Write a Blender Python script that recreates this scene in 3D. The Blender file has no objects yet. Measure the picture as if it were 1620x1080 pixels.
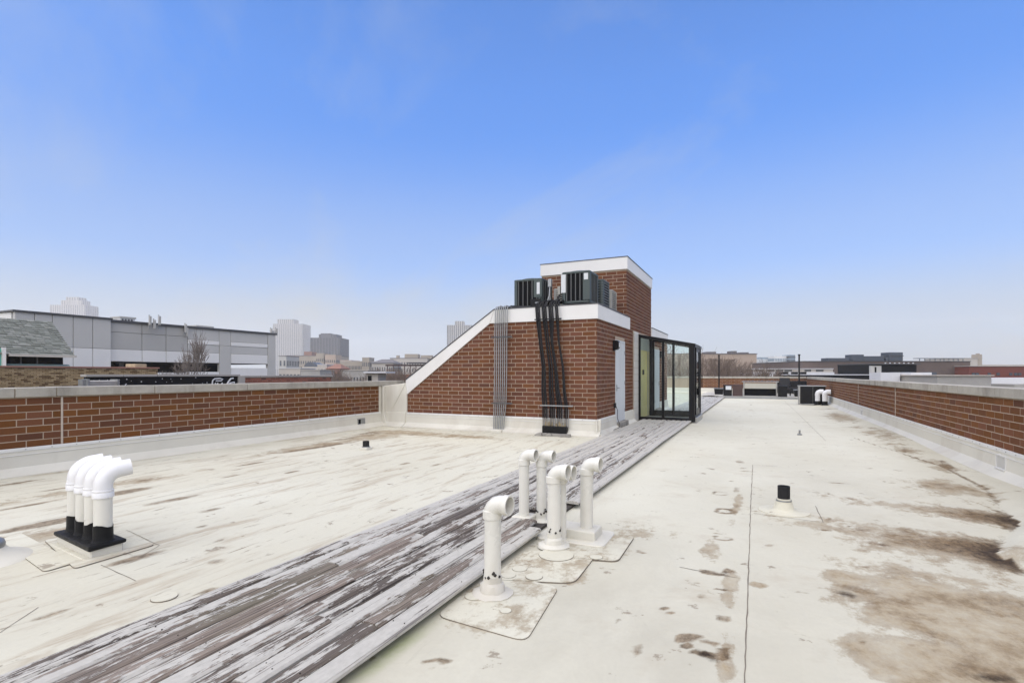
import bpy, math, random
import numpy as np
from mathutils import Vector, Matrix, noise as mnoise

random.seed(7)
RNG = np.random.default_rng(11)
SC = bpy.context.scene
COL = SC.collection
PI = math.pi
rad = math.radians

# ------------------------------------------------------------------ camera
EYE = 1.45                      # eye height above the roof membrane
FPX = 820.0                     # focal length in photograph pixels (1620 wide)
HY = 591.0                      # horizon row
TH = math.atan(387.0 / FPX)     # camera turned left of the roof's long axis (+Y)
cam = bpy.data.cameras.new('camera')
cam.sensor_width = 36.0
cam.lens = FPX / 1620.0 * 36.0
cam.shift_y = (HY - 540.0) / 1620.0
cam.clip_start = 0.05
cam.clip_end = 20000.0
cam_o = bpy.data.objects.new('camera', cam)
cam_o.location = (0, 0, EYE)
cam_o.rotation_euler = (PI / 2, 0, TH)
COL.objects.link(cam_o)
SC.camera = cam_o

# ------------------------------------------------------------------ world and sun
SUN_EL, SUN_AZ = rad(57), rad(188)          # azimuth clockwise from +Y
world = bpy.data.worlds.new('World')
SC.world = world
world.use_nodes = True
wt = world.node_tree
wt.nodes.clear()
w_out = wt.nodes.new('ShaderNodeOutputWorld')
w_bg = wt.nodes.new('ShaderNodeBackground')
w_sky = wt.nodes.new('ShaderNodeTexSky')
w_sky.sky_type = 'NISHITA'
w_sky.sun_disc = False
w_sky.sun_elevation = SUN_EL
w_sky.sun_rotation = SUN_AZ
w_sky.air_density = 1.0
w_sky.dust_density = 0.15
w_sky.altitude = 1500.0
w_sky.ozone_density = 2.2
w_tc = wt.nodes.new('ShaderNodeTexCoord')
w_sep = wt.nodes.new('ShaderNodeSeparateXYZ')
w_ramp = wt.nodes.new('ShaderNodeValToRGB')       # veil of thin cloud, thick at the horizon
w_ramp.color_ramp.interpolation = 'EASE'
cr = w_ramp.color_ramp.elements
cr[0].position = 0.0; cr[0].color = (0.97, 0.97, 0.97, 1)
cr[1].position = 0.43; cr[1].color = (0.0, 0.0, 0.0, 1)
e = cr.new(0.08); e.color = (0.84, 0.84, 0.84, 1)
e = cr.new(0.21); e.color = (0.34, 0.34, 0.34, 1)
w_n = wt.nodes.new('ShaderNodeTexNoise')
w_n.inputs['Scale'].default_value = 1.25
w_n.inputs['Detail'].default_value = 7
w_n.inputs['Roughness'].default_value = 0.62
w_n.inputs['Distortion'].default_value = 0.6
w_map = wt.nodes.new('ShaderNodeMapping')
w_map.inputs['Scale'].default_value = (1.0, 2.4, 2.0)
w_map.inputs['Rotation'].default_value = (0.3, 0.2, 0.7)
w_nr = wt.nodes.new('ShaderNodeMapRange')
w_nr.inputs['From Min'].default_value = 0.50
w_nr.inputs['From Max'].default_value = 0.72
w_nr.inputs['To Max'].default_value = 0.30
w_max = wt.nodes.new('ShaderNodeMath'); w_max.operation = 'ADD'; w_max.use_clamp = True
w_mul = wt.nodes.new('ShaderNodeMix'); w_mul.data_type = 'RGBA'; w_mul.blend_type = 'MULTIPLY'
w_mul.inputs[0].default_value = 1.0
w_mul.inputs[7].default_value = (0.35, 0.92, 1.52, 1)
w_mix = wt.nodes.new('ShaderNodeMix'); w_mix.data_type = 'RGBA'
w_mix.inputs[7].default_value = (2.85, 3.06, 3.16, 1)
wl = wt.links.new
wl(w_tc.outputs['Generated'], w_sep.inputs[0])
wl(w_sep.outputs['Z'], w_ramp.inputs[0])
wl(w_tc.outputs['Generated'], w_map.inputs[0])
wl(w_map.outputs[0], w_n.inputs['Vector'])
wl(w_n.outputs['Fac'], w_nr.inputs['Value'])
wl(w_ramp.outputs[0], w_max.inputs[0])
wl(w_nr.outputs[0], w_max.inputs[1])
wl(w_sky.outputs[0], w_mul.inputs[6])
w_el = wt.nodes.new('ShaderNodeMapRange')          # thicker air low down
w_el.inputs['From Min'].default_value = 0.04; w_el.inputs['From Max'].default_value = 0.48
w_el.inputs['To Min'].default_value = 0.58; w_el.inputs['To Max'].default_value = 1.0
w_sc = wt.nodes.new('ShaderNodeVectorMath'); w_sc.operation = 'SCALE'
wl(w_sep.outputs['Z'], w_el.inputs['Value']); wl(w_mul.outputs[2], w_sc.inputs[0]); wl(w_el.outputs[0], w_sc.inputs['Scale'])
wl(w_sc.outputs[0], w_mix.inputs[6])
wl(w_max.outputs[0], w_mix.inputs[0])
wl(w_mix.outputs[2], w_bg.inputs['Color'])
w_bg.inputs['Strength'].default_value = 0.102
wl(w_bg.outputs[0], w_out.inputs[0])

sun = bpy.data.lights.new('sun', 'SUN')
sun.energy = 3.1
sun.angle = rad(130)
sun.color = (1.0, 0.885, 0.68)
sun_o = bpy.data.objects.new('sun', sun)
sd = Vector((math.sin(SUN_AZ) * math.cos(SUN_EL), math.cos(SUN_AZ) * math.cos(SUN_EL), math.sin(SUN_EL)))
sun_o.rotation_euler = sd.to_track_quat('Z', 'Y').to_euler()
sun_o.location = (0, 0, 60)
COL.objects.link(sun_o)

vs = SC.view_settings
vs.view_transform = 'Standard'
vs.look = 'None'
vs.exposure = 0.92
vs.gamma = 1.0
vs.use_curve_mapping = False
SC.render.engine = 'CYCLES'
SC.cycles.use_denoising = True
SC.cycles.max_bounces = 8
SC.cycles.transparent_max_bounces = 12
SC.cycles.volume_bounces = 2

# ------------------------------------------------------------------ survey helpers
Fv = (-math.sin(TH), math.cos(TH)); Rv = (math.cos(TH), math.sin(TH))
def at(px, Z):
    u = (px - 810.0) / FPX
    return (Z * (Fv[0] + u * Rv[0]), Z * (Fv[1] + u * Rv[1]))
def hz(py, Z):
    return EYE - (py - HY) / FPX * Z
def gp(px, py, z=0.0):
    return at(px, (EYE - z) * FPX / (py - HY))
def onX(px, X):
    u = (px - 810.0) / FPX
    t = X / (Fv[0] + u * Rv[0])
    return t * (Fv[1] + u * Rv[1]), t          # Y, depth

# ------------------------------------------------------------------ mesh builder
ORG = {}
class MB:
    def __init__(s, T=None):
        s.v = []; s.f = []; s.T = T
    def add(s, vs_, fs_):
        o = len(s.v)
        s.v.extend([(s.T @ Vector(p))[:] for p in vs_] if s.T else [tuple(p) for p in vs_])
        s.f.extend([tuple(i + o for i in f) for f in fs_])
        return s
    def box(s, x0, x1, y0, y1, z0, z1):
        return s.add([(x0,y0,z0),(x1,y0,z0),(x1,y1,z0),(x0,y1,z0),(x0,y0,z1),(x1,y0,z1),(x1,y1,z1),(x0,y1,z1)],
              [(0,3,2,1),(4,5,6,7),(0,1,5,4),(1,2,6,5),(2,3,7,6),(3,0,4,7)])
    def prism(s, poly, axis, a, b):
        # poly is 2D in the plane perpendicular to axis ('x': (y,z), 'y': (x,z), 'z': (x,y)) and is extruded from a to b
        def p3(p, t):
            return (t, p[0], p[1]) if axis == 'x' else (p[0], t, p[1]) if axis == 'y' else (p[0], p[1], t)
        n = len(poly)
        vs_ = [p3(p, a) for p in poly] + [p3(p, b) for p in poly]
        fs_ = [tuple(range(n)), tuple(range(2*n-1, n-1, -1))]
        fs_ += [(i, i+n, (i+1) % n + n, (i+1) % n) for i in range(n)]
        return s.add(vs_, fs_)
    def tube(s, pts, r, n=10, cap=True, hollow=False):
        pts = [Vector(p) for p in pts]
        rs = r if isinstance(r, (list, tuple)) else [r] * len(pts)
        vs_ = []; fs_ = []
        up = None
        for i, p in enumerate(pts):
            d = (pts[min(i+1, len(pts)-1)] - pts[max(i-1, 0)]).normalized()
            if up is None:
                up = Vector((0,0,1)) if abs(d.z) < .9 else Vector((1,0,0))
            a = d.cross(up)
            if a.length < 1e-5: a = d.orthogonal()
            a.normalize(); b = a.cross(d).normalized(); up = b
            for k in range(n):
                t = 2*PI*k/n
                vs_.append((p + a*math.cos(t)*rs[i] + b*math.sin(t)*rs[i])[:])
        for i in range(len(pts)-1):
            for k in range(n):
                fs_.append((i*n+k, i*n+(k+1) % n, (i+1)*n+(k+1) % n, (i+1)*n+k))
        if cap:
            fs_.append(tuple(range(n-1, -1, -1)))
            fs_.append(tuple((len(pts)-1)*n + k for k in range(n)))
        return s.add(vs_, fs_)
    def lathe(s, c, prof, n=20, cap_top=True):
        vs_ = []; fs_ = []
        for r, z in prof:
            for k in range(n):
                t = 2*PI*k/n
                vs_.append((c[0]+r*math.cos(t), c[1]+r*math.sin(t), c[2]+z))
        for i in range(len(prof)-1):
            for k in range(n):
                fs_.append((i*n+k, i*n+(k+1) % n, (i+1)*n+(k+1) % n, (i+1)*n+k))
        if cap_top: fs_.append(tuple((len(prof)-1)*n+k for k in range(n)))
        return s.add(vs_, fs_)
    def build(s, name, mat, parent=None, smooth=False, bevel=0.0, seg=1, kind=None):
        me = bpy.data.meshes.new(name)
        org = Vector(ORG.get(parent.name, (0,0,0))) if parent else Vector((0,0,0))
        me.from_pydata([(p[0]-org.x, p[1]-org.y, p[2]-org.z) for p in s.v], [], s.f)
        me.validate(); me.update()
        if mat: me.materials.append(MAT[mat] if isinstance(mat, str) else mat)
        o = bpy.data.objects.new(name, me)
        COL.objects.link(o)
        if parent: o.parent = parent
        ORG[o.name] = tuple(org)
        if smooth:
            for p in me.polygons: p.use_smooth = True
            try: me.set_sharp_from_angle(angle=rad(40))
            except Exception: pass
        if bevel:
            m = o.modifiers.new('bevel', 'BEVEL'); m.width = bevel; m.segments = seg; m.limit_method = 'ANGLE'
        if kind: o['kind'] = kind
        return o

def tag(o, label, cat=None, group=None):
    o['label'] = label
    if cat: o['category'] = cat
    if group: o['group'] = group
    return o
def thing(name, loc, label, cat, group=None, rz=0.0):
    o = bpy.data.objects.new(name, None)
    o.empty_display_size = 0.1
    o.location = loc; o.rotation_euler = (0, 0, rz)
    COL.objects.link(o)
    ORG[o.name] = tuple(loc) if rz == 0 else (0, 0, 0)
    tag(o, label, cat, group)
    return o
def struct(name, mb, mat, label=None):
    o = mb.build(name, mat); o['kind'] = 'structure'
    if label: o['label'] = label
    return o

# ------------------------------------------------------------------ materials
MAT = {}
class NT:
    """small node-tree writer"""
    def __init__(s, name):
        s.m = bpy.data.materials.new(name); s.m.use_nodes = True
        s.t = s.m.node_tree
        s.b = s.t.nodes['Principled BSDF']; s.out = s.t.nodes['Material Output']
        MAT[name] = s.m
    def n(s, typ, **kw):
        nd = s.t.nodes.new(typ)
        for k, v in kw.items(): setattr(nd, k, v)
        return nd
    def l(s, a, b): s.t.links.new(a, b)
    def coord(s, kind='Object', scale=(1,1,1), offset=None):
        tc = s.n('ShaderNodeTexCoord'); mp = s.n('ShaderNodeMapping')
        mp.inputs['Scale'].default_value = scale
        s.l(tc.outputs[kind], mp.inputs[0])
        if offset is not None: s.l(offset, mp.inputs['Location'])
        return mp.outputs[0]
    def pos(s, scale=(1,1,1)):
        g = s.n('ShaderNodeNewGeometry'); mp = s.n('ShaderNodeMapping')
        mp.inputs['Scale'].default_value = scale
        s.l(g.outputs['Position'], mp.inputs[0]); return mp.outputs[0]
    def noise(s, vec, scale=1.0, detail=4, rough=.55, dist=0.0):
        nd = s.n('ShaderNodeTexNoise')
        nd.inputs['Scale'].default_value = scale; nd.inputs['Detail'].default_value = detail
        nd.inputs['Roughness'].default_value = rough; nd.inputs['Distortion'].default_value = dist
        if vec is not None: s.l(vec, nd.inputs['Vector'])
        return nd.outputs['Fac']
    def rng(s, v, a, b, c=0.0, d=1.0, smooth=False):
        nd = s.n('ShaderNodeMapRange')
        if smooth: nd.interpolation_type = 'SMOOTHSTEP'
        s.l(v, nd.inputs['Value'])
        for nm, x in zip(('From Min','From Max','To Min','To Max'), (a,b,c,d)):
            if hasattr(x, 'node'): s.l(x, nd.inputs[nm])
            else: nd.inputs[nm].default_value = x
        return nd.outputs[0]
    def math(s, op, a, b=None, clamp=False):
        nd = s.n('ShaderNodeMath', operation=op); nd.use_clamp = clamp
        for i, x in enumerate((a, b)):
            if x is None: continue
            if hasattr(x, 'node'): s.l(x, nd.inputs[i])
            else: nd.inputs[i].default_value = x
        return nd.outputs[0]
    def mix(s, fac, a, b, mode='MIX'):
        nd = s.n('ShaderNodeMix', data_type='RGBA', blend_type=mode)
        for i, x in ((0, fac), (6, a), (7, b)):
            if hasattr(x, 'node'): s.l(x, nd.inputs[i])
            elif i == 0: nd.inputs[0].default_value = x
            else: nd.inputs[i].default_value = (*x, 1) if len(x) == 3 else x
        return nd.outputs[2]
    def hsv(s, col, h=.5, sat=1.0, v=1.0):
        nd = s.n('ShaderNodeHueSaturation')
        for nm, x in (('Hue',h),('Saturation',sat),('Value',v),('Color',col)):
            if hasattr(x, 'node'): s.l(x, nd.inputs[nm])
            elif nm == 'Color': nd.inputs[nm].default_value = (*x, 1)
            else: nd.inputs[nm].default_value = x
        return nd.outputs[0]
    def attr(s, name):
        a = s.n('ShaderNodeAttribute', attribute_name=name); return a.outputs['Fac']
    def color(s, c):
        if hasattr(c, 'node'): s.l(c, s.b.inputs['Base Color'])
        else: s.b.inputs['Base Color'].default_value = (*c, 1)
    def rough(s, r):
        if hasattr(r, 'node'): s.l(r, s.b.inputs['Roughness'])
        else: s.b.inputs['Roughness'].default_value = r
    def bump(s, h, strength=.3, dist=.01):
        nd = s.n('ShaderNodeBump'); nd.inputs['Strength'].default_value = strength; nd.inputs['Distance'].default_value = dist
        s.l(h, nd.inputs['Height']); s.l(nd.outputs[0], s.b.inputs['Normal'])

def simple(name, col, rough=.6, var=.12, scale=3.0, bump=.1, metal=0.0, grime=None, gscale=1.0, spec=.5):
    k_w = .76 if min(col) > .25 else 1.0        # weathered, never fresh white
    col = tuple(x*k_w for x in col)
    if k_w < 1 and grime: grime = tuple(x*.75 for x in grime)
    if max(col) < .03: spec = .18
    t = NT(name)
    p = t.pos()
    a = t.noise(p, scale, 5, .6)
    c = t.hsv(col, v=t.rng(a, .25, .75, 1-var, 1+var))
    if grime:
        g = t.noise(t.pos((1, 1, .35)), gscale, 6, .65, .4)
        c = t.mix(t.rng(g, .5, .78, 0, .75), c, grime)
    t.color(c); t.rough(t.rng(a, .3, .7, max(rough-.08, .02), min(rough+.08, 1)))
    t.b.inputs['Metallic'].default_value = metal
    t.b.inputs['Specular IOR Level'].default_value = spec
    if bump: t.bump(t.noise(p, scale*9, 4, .6), bump, .01)
    return t

def brick_mat(name, col, island=False, sat=.90, pxs=1.0):
    t = NT(name)
    if island:
        r = t.n('ShaderNodeNewGeometry').outputs['Random Per Island']
    else:
        r = t.n('ShaderNodeObjectInfo').outputs['Random']
    r2 = t.math('FRACT', t.math('MULTIPLY', r, 7.31))
    p = t.pos()
    grain = t.noise(p, 60, 4, .6)
    c = t.hsv(col, h=t.rng(r2, 0, 1, .493, .507), sat=t.rng(r2, 0, 1, sat-.05, sat+.1), v=t.rng(r, 0, 1, .80, 1.12))
    dark = t.math('LESS_THAN', r2, .10)
    c = t.mix(t.math('MULTIPLY', dark, .4), c, (.07, .032, .018))
    c = t.mix(t.rng(grain, .45, .75, 0, .35), c, (.06, .028, .018))
    bl = t.noise(t.pos((1,1,.5)), 2.2, 5, .65)
    c = t.mix(t.rng(bl, .62, .82, 0, .22), c, (.24, .17, .12))      # old bloom of lime
    t.color(c); t.rough(.85)
    t.b.inputs['Specular IOR Level'].default_value = .15
    t.bump(grain, .35, .004)
    return t
brick_mat('brick', (.140, .049, .014))
brick_mat('brick_joined', (.140, .049, .014), island=True)
brick_mat('brick_house', (.132, .048, .021))
brick_mat('brick_house_joined', (.132, .048, .021), island=True)
simple('mortar', (.44, .35, .26), .9, .12, 12, .3)
simple('sealant', (.52, .44, .36), .7, .08, 8, .1)
simple('concrete_coping', (.44, .41, .345), .85, .18, 5, .35, grime=(.17, .15, .125), gscale=2.4)
simple('white_fascia', (.84, .825, .78), .45, .04, 1.2, .05, grime=(.76, .73, .67), gscale=.9)
simple('dark_edge', (.06, .06, .062), .5, .15, 6, .1)
simple('white_membrane', (.735, .705, .60), .55, .06, 1.6, .12, grime=(.52, .46, .37), gscale=1.1)
simple('white_bar', (.80, .79, .75), .45, .05, 3, .05)
simple('pvc', (.80, .775, .68), .32, .05, 3, .03, grime=(.62, .58, .48), gscale=2.2)
simple('pvc_new', (.86, .85, .83), .28, .03, 3, .02)
simple('tar', (.006, .006, .006), .38, .4, 22, .8)
simple('black_metal', (.008, .008, .009), .38, .2, 5, .05)
simple('black_rubber', (.016, .016, .017), .6, .3, 16, .35)
simple('dark_void', (.006, .006, .007), .9, .1, 3, 0)
simple('galv', (.36, .37, .37), .42, .14, 9, .08, metal=.55)
simple('steel', (.46, .45, .42), .38, .12, 7, .06, metal=.5)
simple('door_white', (.70, .73, .74), .4, .05, 1.5, .04, grime=(.52, .52, .5), gscale=1.3)
simple('tile_white', (.68, .66, .61), .4, .06, 4, .08)
simple('yellow_wall', (.56, .49, .21), .6, .06, 1.3, .05)
simple('lobby_grey', (.40, .43, .38), .6, .06, 1.3, .05)
simple('ac_green', (.042, .058, .054), .45, .12, 4, .08, metal=.1)
simple('ac_grey', (.27, .26, .225), .5, .15, 5, .1, metal=.1)
simple('ac_slat', (.085, .09, .086), .5, .12, 6, .05, metal=.1)
simple('label_white', (.72, .74, .74), .4, .04, 3, 0)
simple('foam', (.28, .225, .13), .95, .35, 16, 1.0, grime=(.05, .045, .04), gscale=6)
simple('grey_plate', (.33, .31, .27), .8, .25, 9, .5, grime=(.1,.09,.075), gscale=3)
simple('copper_old', (.30, .275, .24), .5, .2, 10, .1, metal=.4)
simple('wood_under', (.05, .042, .035), .9, .3, 6, .3)
simple('brown_box', (.050, .024, .020), .55, .25, 4, .2)
simple('cream_panel', (.52, .50, .42), .5, .08, 3, .05)
simple('mouth_dark', (.030, .026, .022), .9, .3, 20, 0)
simple('lens', (.75, .76, .75), .2, .03, 2, 0)

# clear glass: a sheet that lets most light straight through and mirrors a little
def glass(name, tint, refl):
    t = NT(name)
    tr = t.n('ShaderNodeBsdfTransparent'); tr.inputs[0].default_value = (*tint, 1)
    gl = t.n('ShaderNodeBsdfGlossy'); gl.inputs['Roughness'].default_value = .01
    lw = t.n('ShaderNodeLayerWeight'); lw.inputs[0].default_value = .22
    mx = t.n('ShaderNodeMixShader')
    t.l(t.rng(lw.outputs['Fresnel'], 0, 1, refl, 1.0), mx.inputs[0]); t.l(tr.outputs[0], mx.inputs[1]); t.l(gl.outputs[0], mx.inputs[2])
    t.l(mx.outputs[0], t.out.inputs[0])
glass('clear_glass', (.955, .985, .975), .012)

# weathered planks with peeling grey paint
def plank_mat():
    t = NT('peeling_plank')
    oi = t.n('ShaderNodeObjectInfo')
    oc = t.n('ShaderNodeSeparateColor'); t.l(oi.outputs['Color'], oc.inputs[0])
    rnd, bias = oc.outputs[0], oc.outputs[1]
    off = t.n('ShaderNodeCombineXYZ')
    t.l(t.math('MULTIPLY', rnd, 37.0), off.inputs[0]); t.l(t.math('MULTIPLY', rnd, 91.0), off.inputs[1])
    grain = t.noise(t.coord('Object', (70, 1.6, 40), off.outputs[0]), 1.0, 7, .70, .3)
    fine = t.noise(t.coord('Object', (190, 4.5, 90), off.outputs[0]), 1.0, 4, .7)
    peel = t.noise(t.coord('Object', (13, 1.5, 9), off.outputs[0]), 1.0, 8, .72, .5)
    peel2 = t.noise(t.coord('Object', (46, 3.6, 20), off.outputs[0]), 1.0, 7, .75, .5)
    chip = t.noise(t.coord('Object', (30, 14, 20), off.outputs[0]), 1.0, 4, .7)
    g = t.n('ShaderNodeSeparateXYZ'); t.l(t.pos(), g.inputs[0])
    # paint kept better on the far stretch and along the sheltered left edge
    keep = t.rng(g.outputs['Y'], 3.0, 11.0, 0.0, 0.068, True)
    left = t.math('ADD', t.rng(g.outputs['X'], -3.15, -2.72, 0.06, 0.0, True), t.rng(g.outputs['X'], -1.90, -1.84, 0.0, 0.10, True))
    per = t.math('SUBTRACT', bias, .5)
    v = t.math('ADD', t.math('ADD', t.math('MULTIPLY', peel, .56), t.math('MULTIPLY', peel2, .36)), t.math('MULTIPLY', chip, .08))
    v = t.math('ADD', v, t.math('ADD', t.math('ADD', keep, left), per))
    paint = t.rng(v, .512, .520)
    wood = t.mix(t.rng(grain, .3, .72), (.068, .050, .037), (.245, .195, .150))
    wood = t.mix(t.rng(fine, .55, .72, 0, .8), wood, (.028, .020, .016))
    wv = t.noise(t.pos((2.5, .6, 1)), 1.0, 3, .5)
    wood = t.mix(t.rng(wv, .52, .68, 0, .55), wood, (.10, .092, .052))        # greenish weathering
    wood = t.hsv(wood, sat=.9, v=t.rng(rnd, 0, 1, .60, 1.35))
    groove = t.noise(t.coord('Object', (95, .55, 60), off.outputs[0]), 1.0, 3, .6)
    wood = t.mix(t.rng(groove, .56, .62, 0, .85), wood, (.016, .011, .008))
    pc = t.mix(t.rng(chip, .35, .75), (.385, .365, .315), (.480, .458, .400))
    pc = t.mix(t.rng(fine, .62, .74, 0, .35), pc, (.16, .145, .13))
    pc = t.mix(t.rng(groove, .60, .64, 0, .7), pc, (.07, .055, .045))
    t.color(t.mix(paint, wood, pc))
    t.rough(t.rng(paint, 0, 1, .88, .6))
    h = t.math('ADD', t.math('MULTIPLY', paint, .55), t.math('ADD', t.math('MULTIPLY', grain, .5), t.math('MULTIPLY', fine, .35)))
    t.bump(h, .75, .006)
plank_mat()

# roof membrane with dirt
def roof_mat():
    t = NT('roof_membrane')
    p = t.pos()
    big = t.noise(t.pos((1, .6, 1)), .45, 4, .55)
    fine = t.noise(p, 30, 5, .65)
    base = t.mix(t.rng(big, .35, .68), (.552, .534, .436), (.500, .474, .372))
    base = t.hsv(base, v=t.rng(fine, .3, .7, .97, 1.03))
    base = t.mix(t.math('MULTIPLY', t.attr('dust'), t.rng(t.noise(t.pos((.9, .7, 1)), 1.0, 6, .65, .4), .35, .65, .25, .75)), base, (.375, .350, .275))
    # streaky dirt along the roof on the left half, blotchy on the right
    sx = t.n('ShaderNodeSeparateXYZ'); t.l(p, sx.inputs[0])
    lft = t.rng(sx.outputs['X'], -2.4, -1.4, 1, 0)
    s1 = t.noise(t.pos((5.5, .75, 1)), 1.0, 7, .68, .5)
    s2 = t.noise(t.pos((1.5, 1.9, 1)), 1.0, 9, .74, .2)
    s3 = t.noise(t.pos((13, 2.1, 1)), 1.0, 5, .7, .4)
    stre = t.math('MULTIPLY', t.rng(s1, .525, .64, 0, 1.0), lft)
    stre2 = t.math('MULTIPLY', t.rng(s3, .600, .68, 0, 1.0), lft)
    blot = t.math('MULTIPLY', t.rng(s2, .54, .70, 0, .85), t.math('SUBTRACT', 1.0, lft))
    edge = t.noise(t.pos((4.6, 3.4, 1)), 1.0, 10, .74, .12)
    tan = t.attr('tan'); brown = t.attr('brown'); dark = t.attr('dark'); green = t.attr('green')
    tmask = t.rng(t.math('ADD', tan, t.math('MULTIPLY', t.math('SUBTRACT', edge, .5), 1.15)), .22, .46)
    tmask = t.math('MULTIPLY', tmask, t.rng(tan, .02, .16))
    bmask = t.rng(t.math('ADD', brown, t.math('MULTIPLY', t.math('SUBTRACT', edge, .5), 1.1)), .26, .58)
    bmask = t.math('MULTIPLY', bmask, t.rng(brown, .03, .22))
    dmask = t.rng(t.math('ADD', dark, t.math('MULTIPLY', t.math('SUBTRACT', edge, .5), 1.3)), .25, .70)
    dmask = t.math('MULTIPLY', dmask, t.rng(dark, .03, .22))
    speck = t.noise(t.pos((16, 11, 1)), 1.0, 9, .80, .1)
    tide = t.math('SUBTRACT', 1.0, t.math('ABSOLUTE', t.math('SUBTRACT', t.math('MULTIPLY', tmask, 2.0), 1.0)))
    mott = t.noise(t.pos((2.6, 2.2, 1)), 1.0, 9, .76, .1)
    c = t.mix(t.math('MULTIPLY', stre, .62), base, (.33, .27, .19))
    c = t.mix(t.math('MULTIPLY', stre2, .80), c, (.17, .135, .095))
    c = t.mix(t.math('MULTIPLY', blot, .50), c, (.37, .315, .235))
    small = t.noise(t.pos((3.6, 3.6, 1)), 1.0, 7, .66, .3)
    c = t.mix(t.rng(small, .635, .67, 0, .7), c, (.19, .15, .105))
    c = t.mix(t.math('MULTIPLY', t.math('MULTIPLY', tmask, t.rng(speck, .3, .7, .70, 1.0)), t.rng(mott, .36, .60, .40, 1.0)), c, t.mix(t.rng(speck, .35, .7), (.190, .120, .050), (.320, .245, .138)))
    c = t.mix(t.math('MULTIPLY', tide, t.rng(speck, .35, .7, .55, .1)), c, (.20, .145, .085))
    c = t.mix(t.math('MULTIPLY', tmask, t.rng(mott, .50, .66, 0, .55)), c, (.125, .095, .065))
    c = t.mix(t.math('MULTIPLY', bmask, t.rng(speck, .3, .7, .95, .55)), c, t.mix(t.rng(speck, .38, .62), (.055, .031, .012), (.205, .130, .060)))
    c = t.mix(t.math('MULTIPLY', dmask, t.rng(speck, .3, .7, 1.0, .75)), c, t.mix(t.rng(speck, .40, .66), (.010, .006, .003), (.075, .045, .020)))
    c = t.mix(t.math('MULTIPLY', green, t.rng(edge, .3, .6, .3, 1.0)), c, (.20, .25, .07))
    t.color(c); t.rough(t.rng(edge, .3, .7, .60, .80))
    t.b.inputs['Specular IOR Level'].default_value = .18
    wr = t.noise(t.pos((2.0, 1.2, 1)), 1.3, 4, .6, .4)
    t.bump(t.math('ADD', t.math('MULTIPLY', wr, 1.0), t.math('MULTIPLY', fine, .05)), .5, .03)
roof_mat()

# materials of the neighbourhood
simple('panel_white', (.80, .80, .77), .6, .05, .3, .05)
simple('panel_grey', (.52, .505, .46), .6, .06, .3, .05)
simple('panel_mid', (.61, .595, .545), .6, .06, .3, .05)
simple('panel_pale', (.90, .88, .82), .6, .05, .3, .05)
simple('tan_brick_core', (.40, .31, .20), .9, .3, 2.0, .3)
simple('stone_far', (.42, .36, .28), .9, .15, .1, 0)
simple('stone_pale', (.55, .50, .43), .9, .12, .1, 0)
simple('brick_far', (.23, .115, .08), .9, .2, .3, 0)
simple('brick_brown_far', (.105, .078, .066), .9, .15, .5, 0)
simple('brick_red_far', (.135, .036, .024), .9, .12, .5, 0)
simple('tan_far', (.50, .39, .30), .9, .08, .1, 0)
simple('concrete_far', (.42, .40, .36), .9, .15, .4, 0)
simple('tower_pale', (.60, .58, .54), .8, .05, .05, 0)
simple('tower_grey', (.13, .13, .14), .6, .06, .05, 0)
simple('glass_far', (.05, .06, .07), .2, .1, .2, 0)
simple('glass_blue', (.28, .36, .42), .2, .1, .2, 0)
simple('penthouse_blue', (.055, .065, .08), .5, .1, .3, 0)
simple('roof_far', (.13, .12, .12), .9, .2, .5, 0)
simple('white_roof', (.72, .72, .72), .7, .08, .5, 0)
simple('teal_paint', (.10, .34, .29), .6, .08, 1, .05)
simple('green_sill', (.20, .27, .25), .6, .1, 1, .05)
simple('bark', (.135, .105, .085), .9, .25, 5, .3)
simple('twig', (.155, .115, .088), .9, .3, 3, .0)
simple('twig_grey', (.17, .14, .115), .9, .3, 3, .0)
simple('asphalt', (.055, .055, .055), .9, .2, .2, .1)
simple('ground_mat', (.10, .095, .08), .95, .35, .02, 0)

def island_mat(name, c0, c1, c2, rough=.9):
    t = NT(name)
    r = t.n('ShaderNodeNewGeometry').outputs['Random Per Island']
    r2 = t.math('FRACT', t.math('MULTIPLY', r, 5.7))
    c = t.mix(t.rng(r, 0, 1), c0, c1)
    c = t.mix(t.rng(r2, .72, .9), c, c2)
    t.color(c); t.rough(rough)
island_mat('shingle', (.115, .125, .105), (.175, .185, .160), (.20, .205, .18))
island_mat('tan_brick', (.25, .175, .085), (.36, .265, .145), (.12, .07, .03))
island_mat('red_brick_small', (.18, .055, .035), (.27, .095, .06), (.10, .04, .03))

# ------------------------------------------------------------------ ground and building mass
g = MB(); n = 48
g.add([(0, 0, -13)] + [(2400*math.cos(2*PI*k/n), 2400*math.sin(2*PI*k/n), -13) for k in range(n)], [(0, k+1, (k+1) % n + 1) for k in range(n)])
struct('ground', g, 'ground_mat', 'flat city ground far below the roof')
st = MB().box(-21.5, -10.4, -300, 300, -13.3, -12.996).box(3.9, 16, -300, 300, -13.3, -12.996)
struct('street', st, 'asphalt', 'asphalt streets on both sides of the building')

WXL, WXR, WYF = -9.45, 3.13, 41.0        # inner brick faces of the left, right and far parapets
ROOF_Y0 = -4.0
bm_ = MB().box(WXL-.28, WXR+.28, ROOF_Y0-.3, WYF+.28, -13, -.25)
struct('building_base', bm_, 'brick_far', 'brick building carrying the flat roof')

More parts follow.
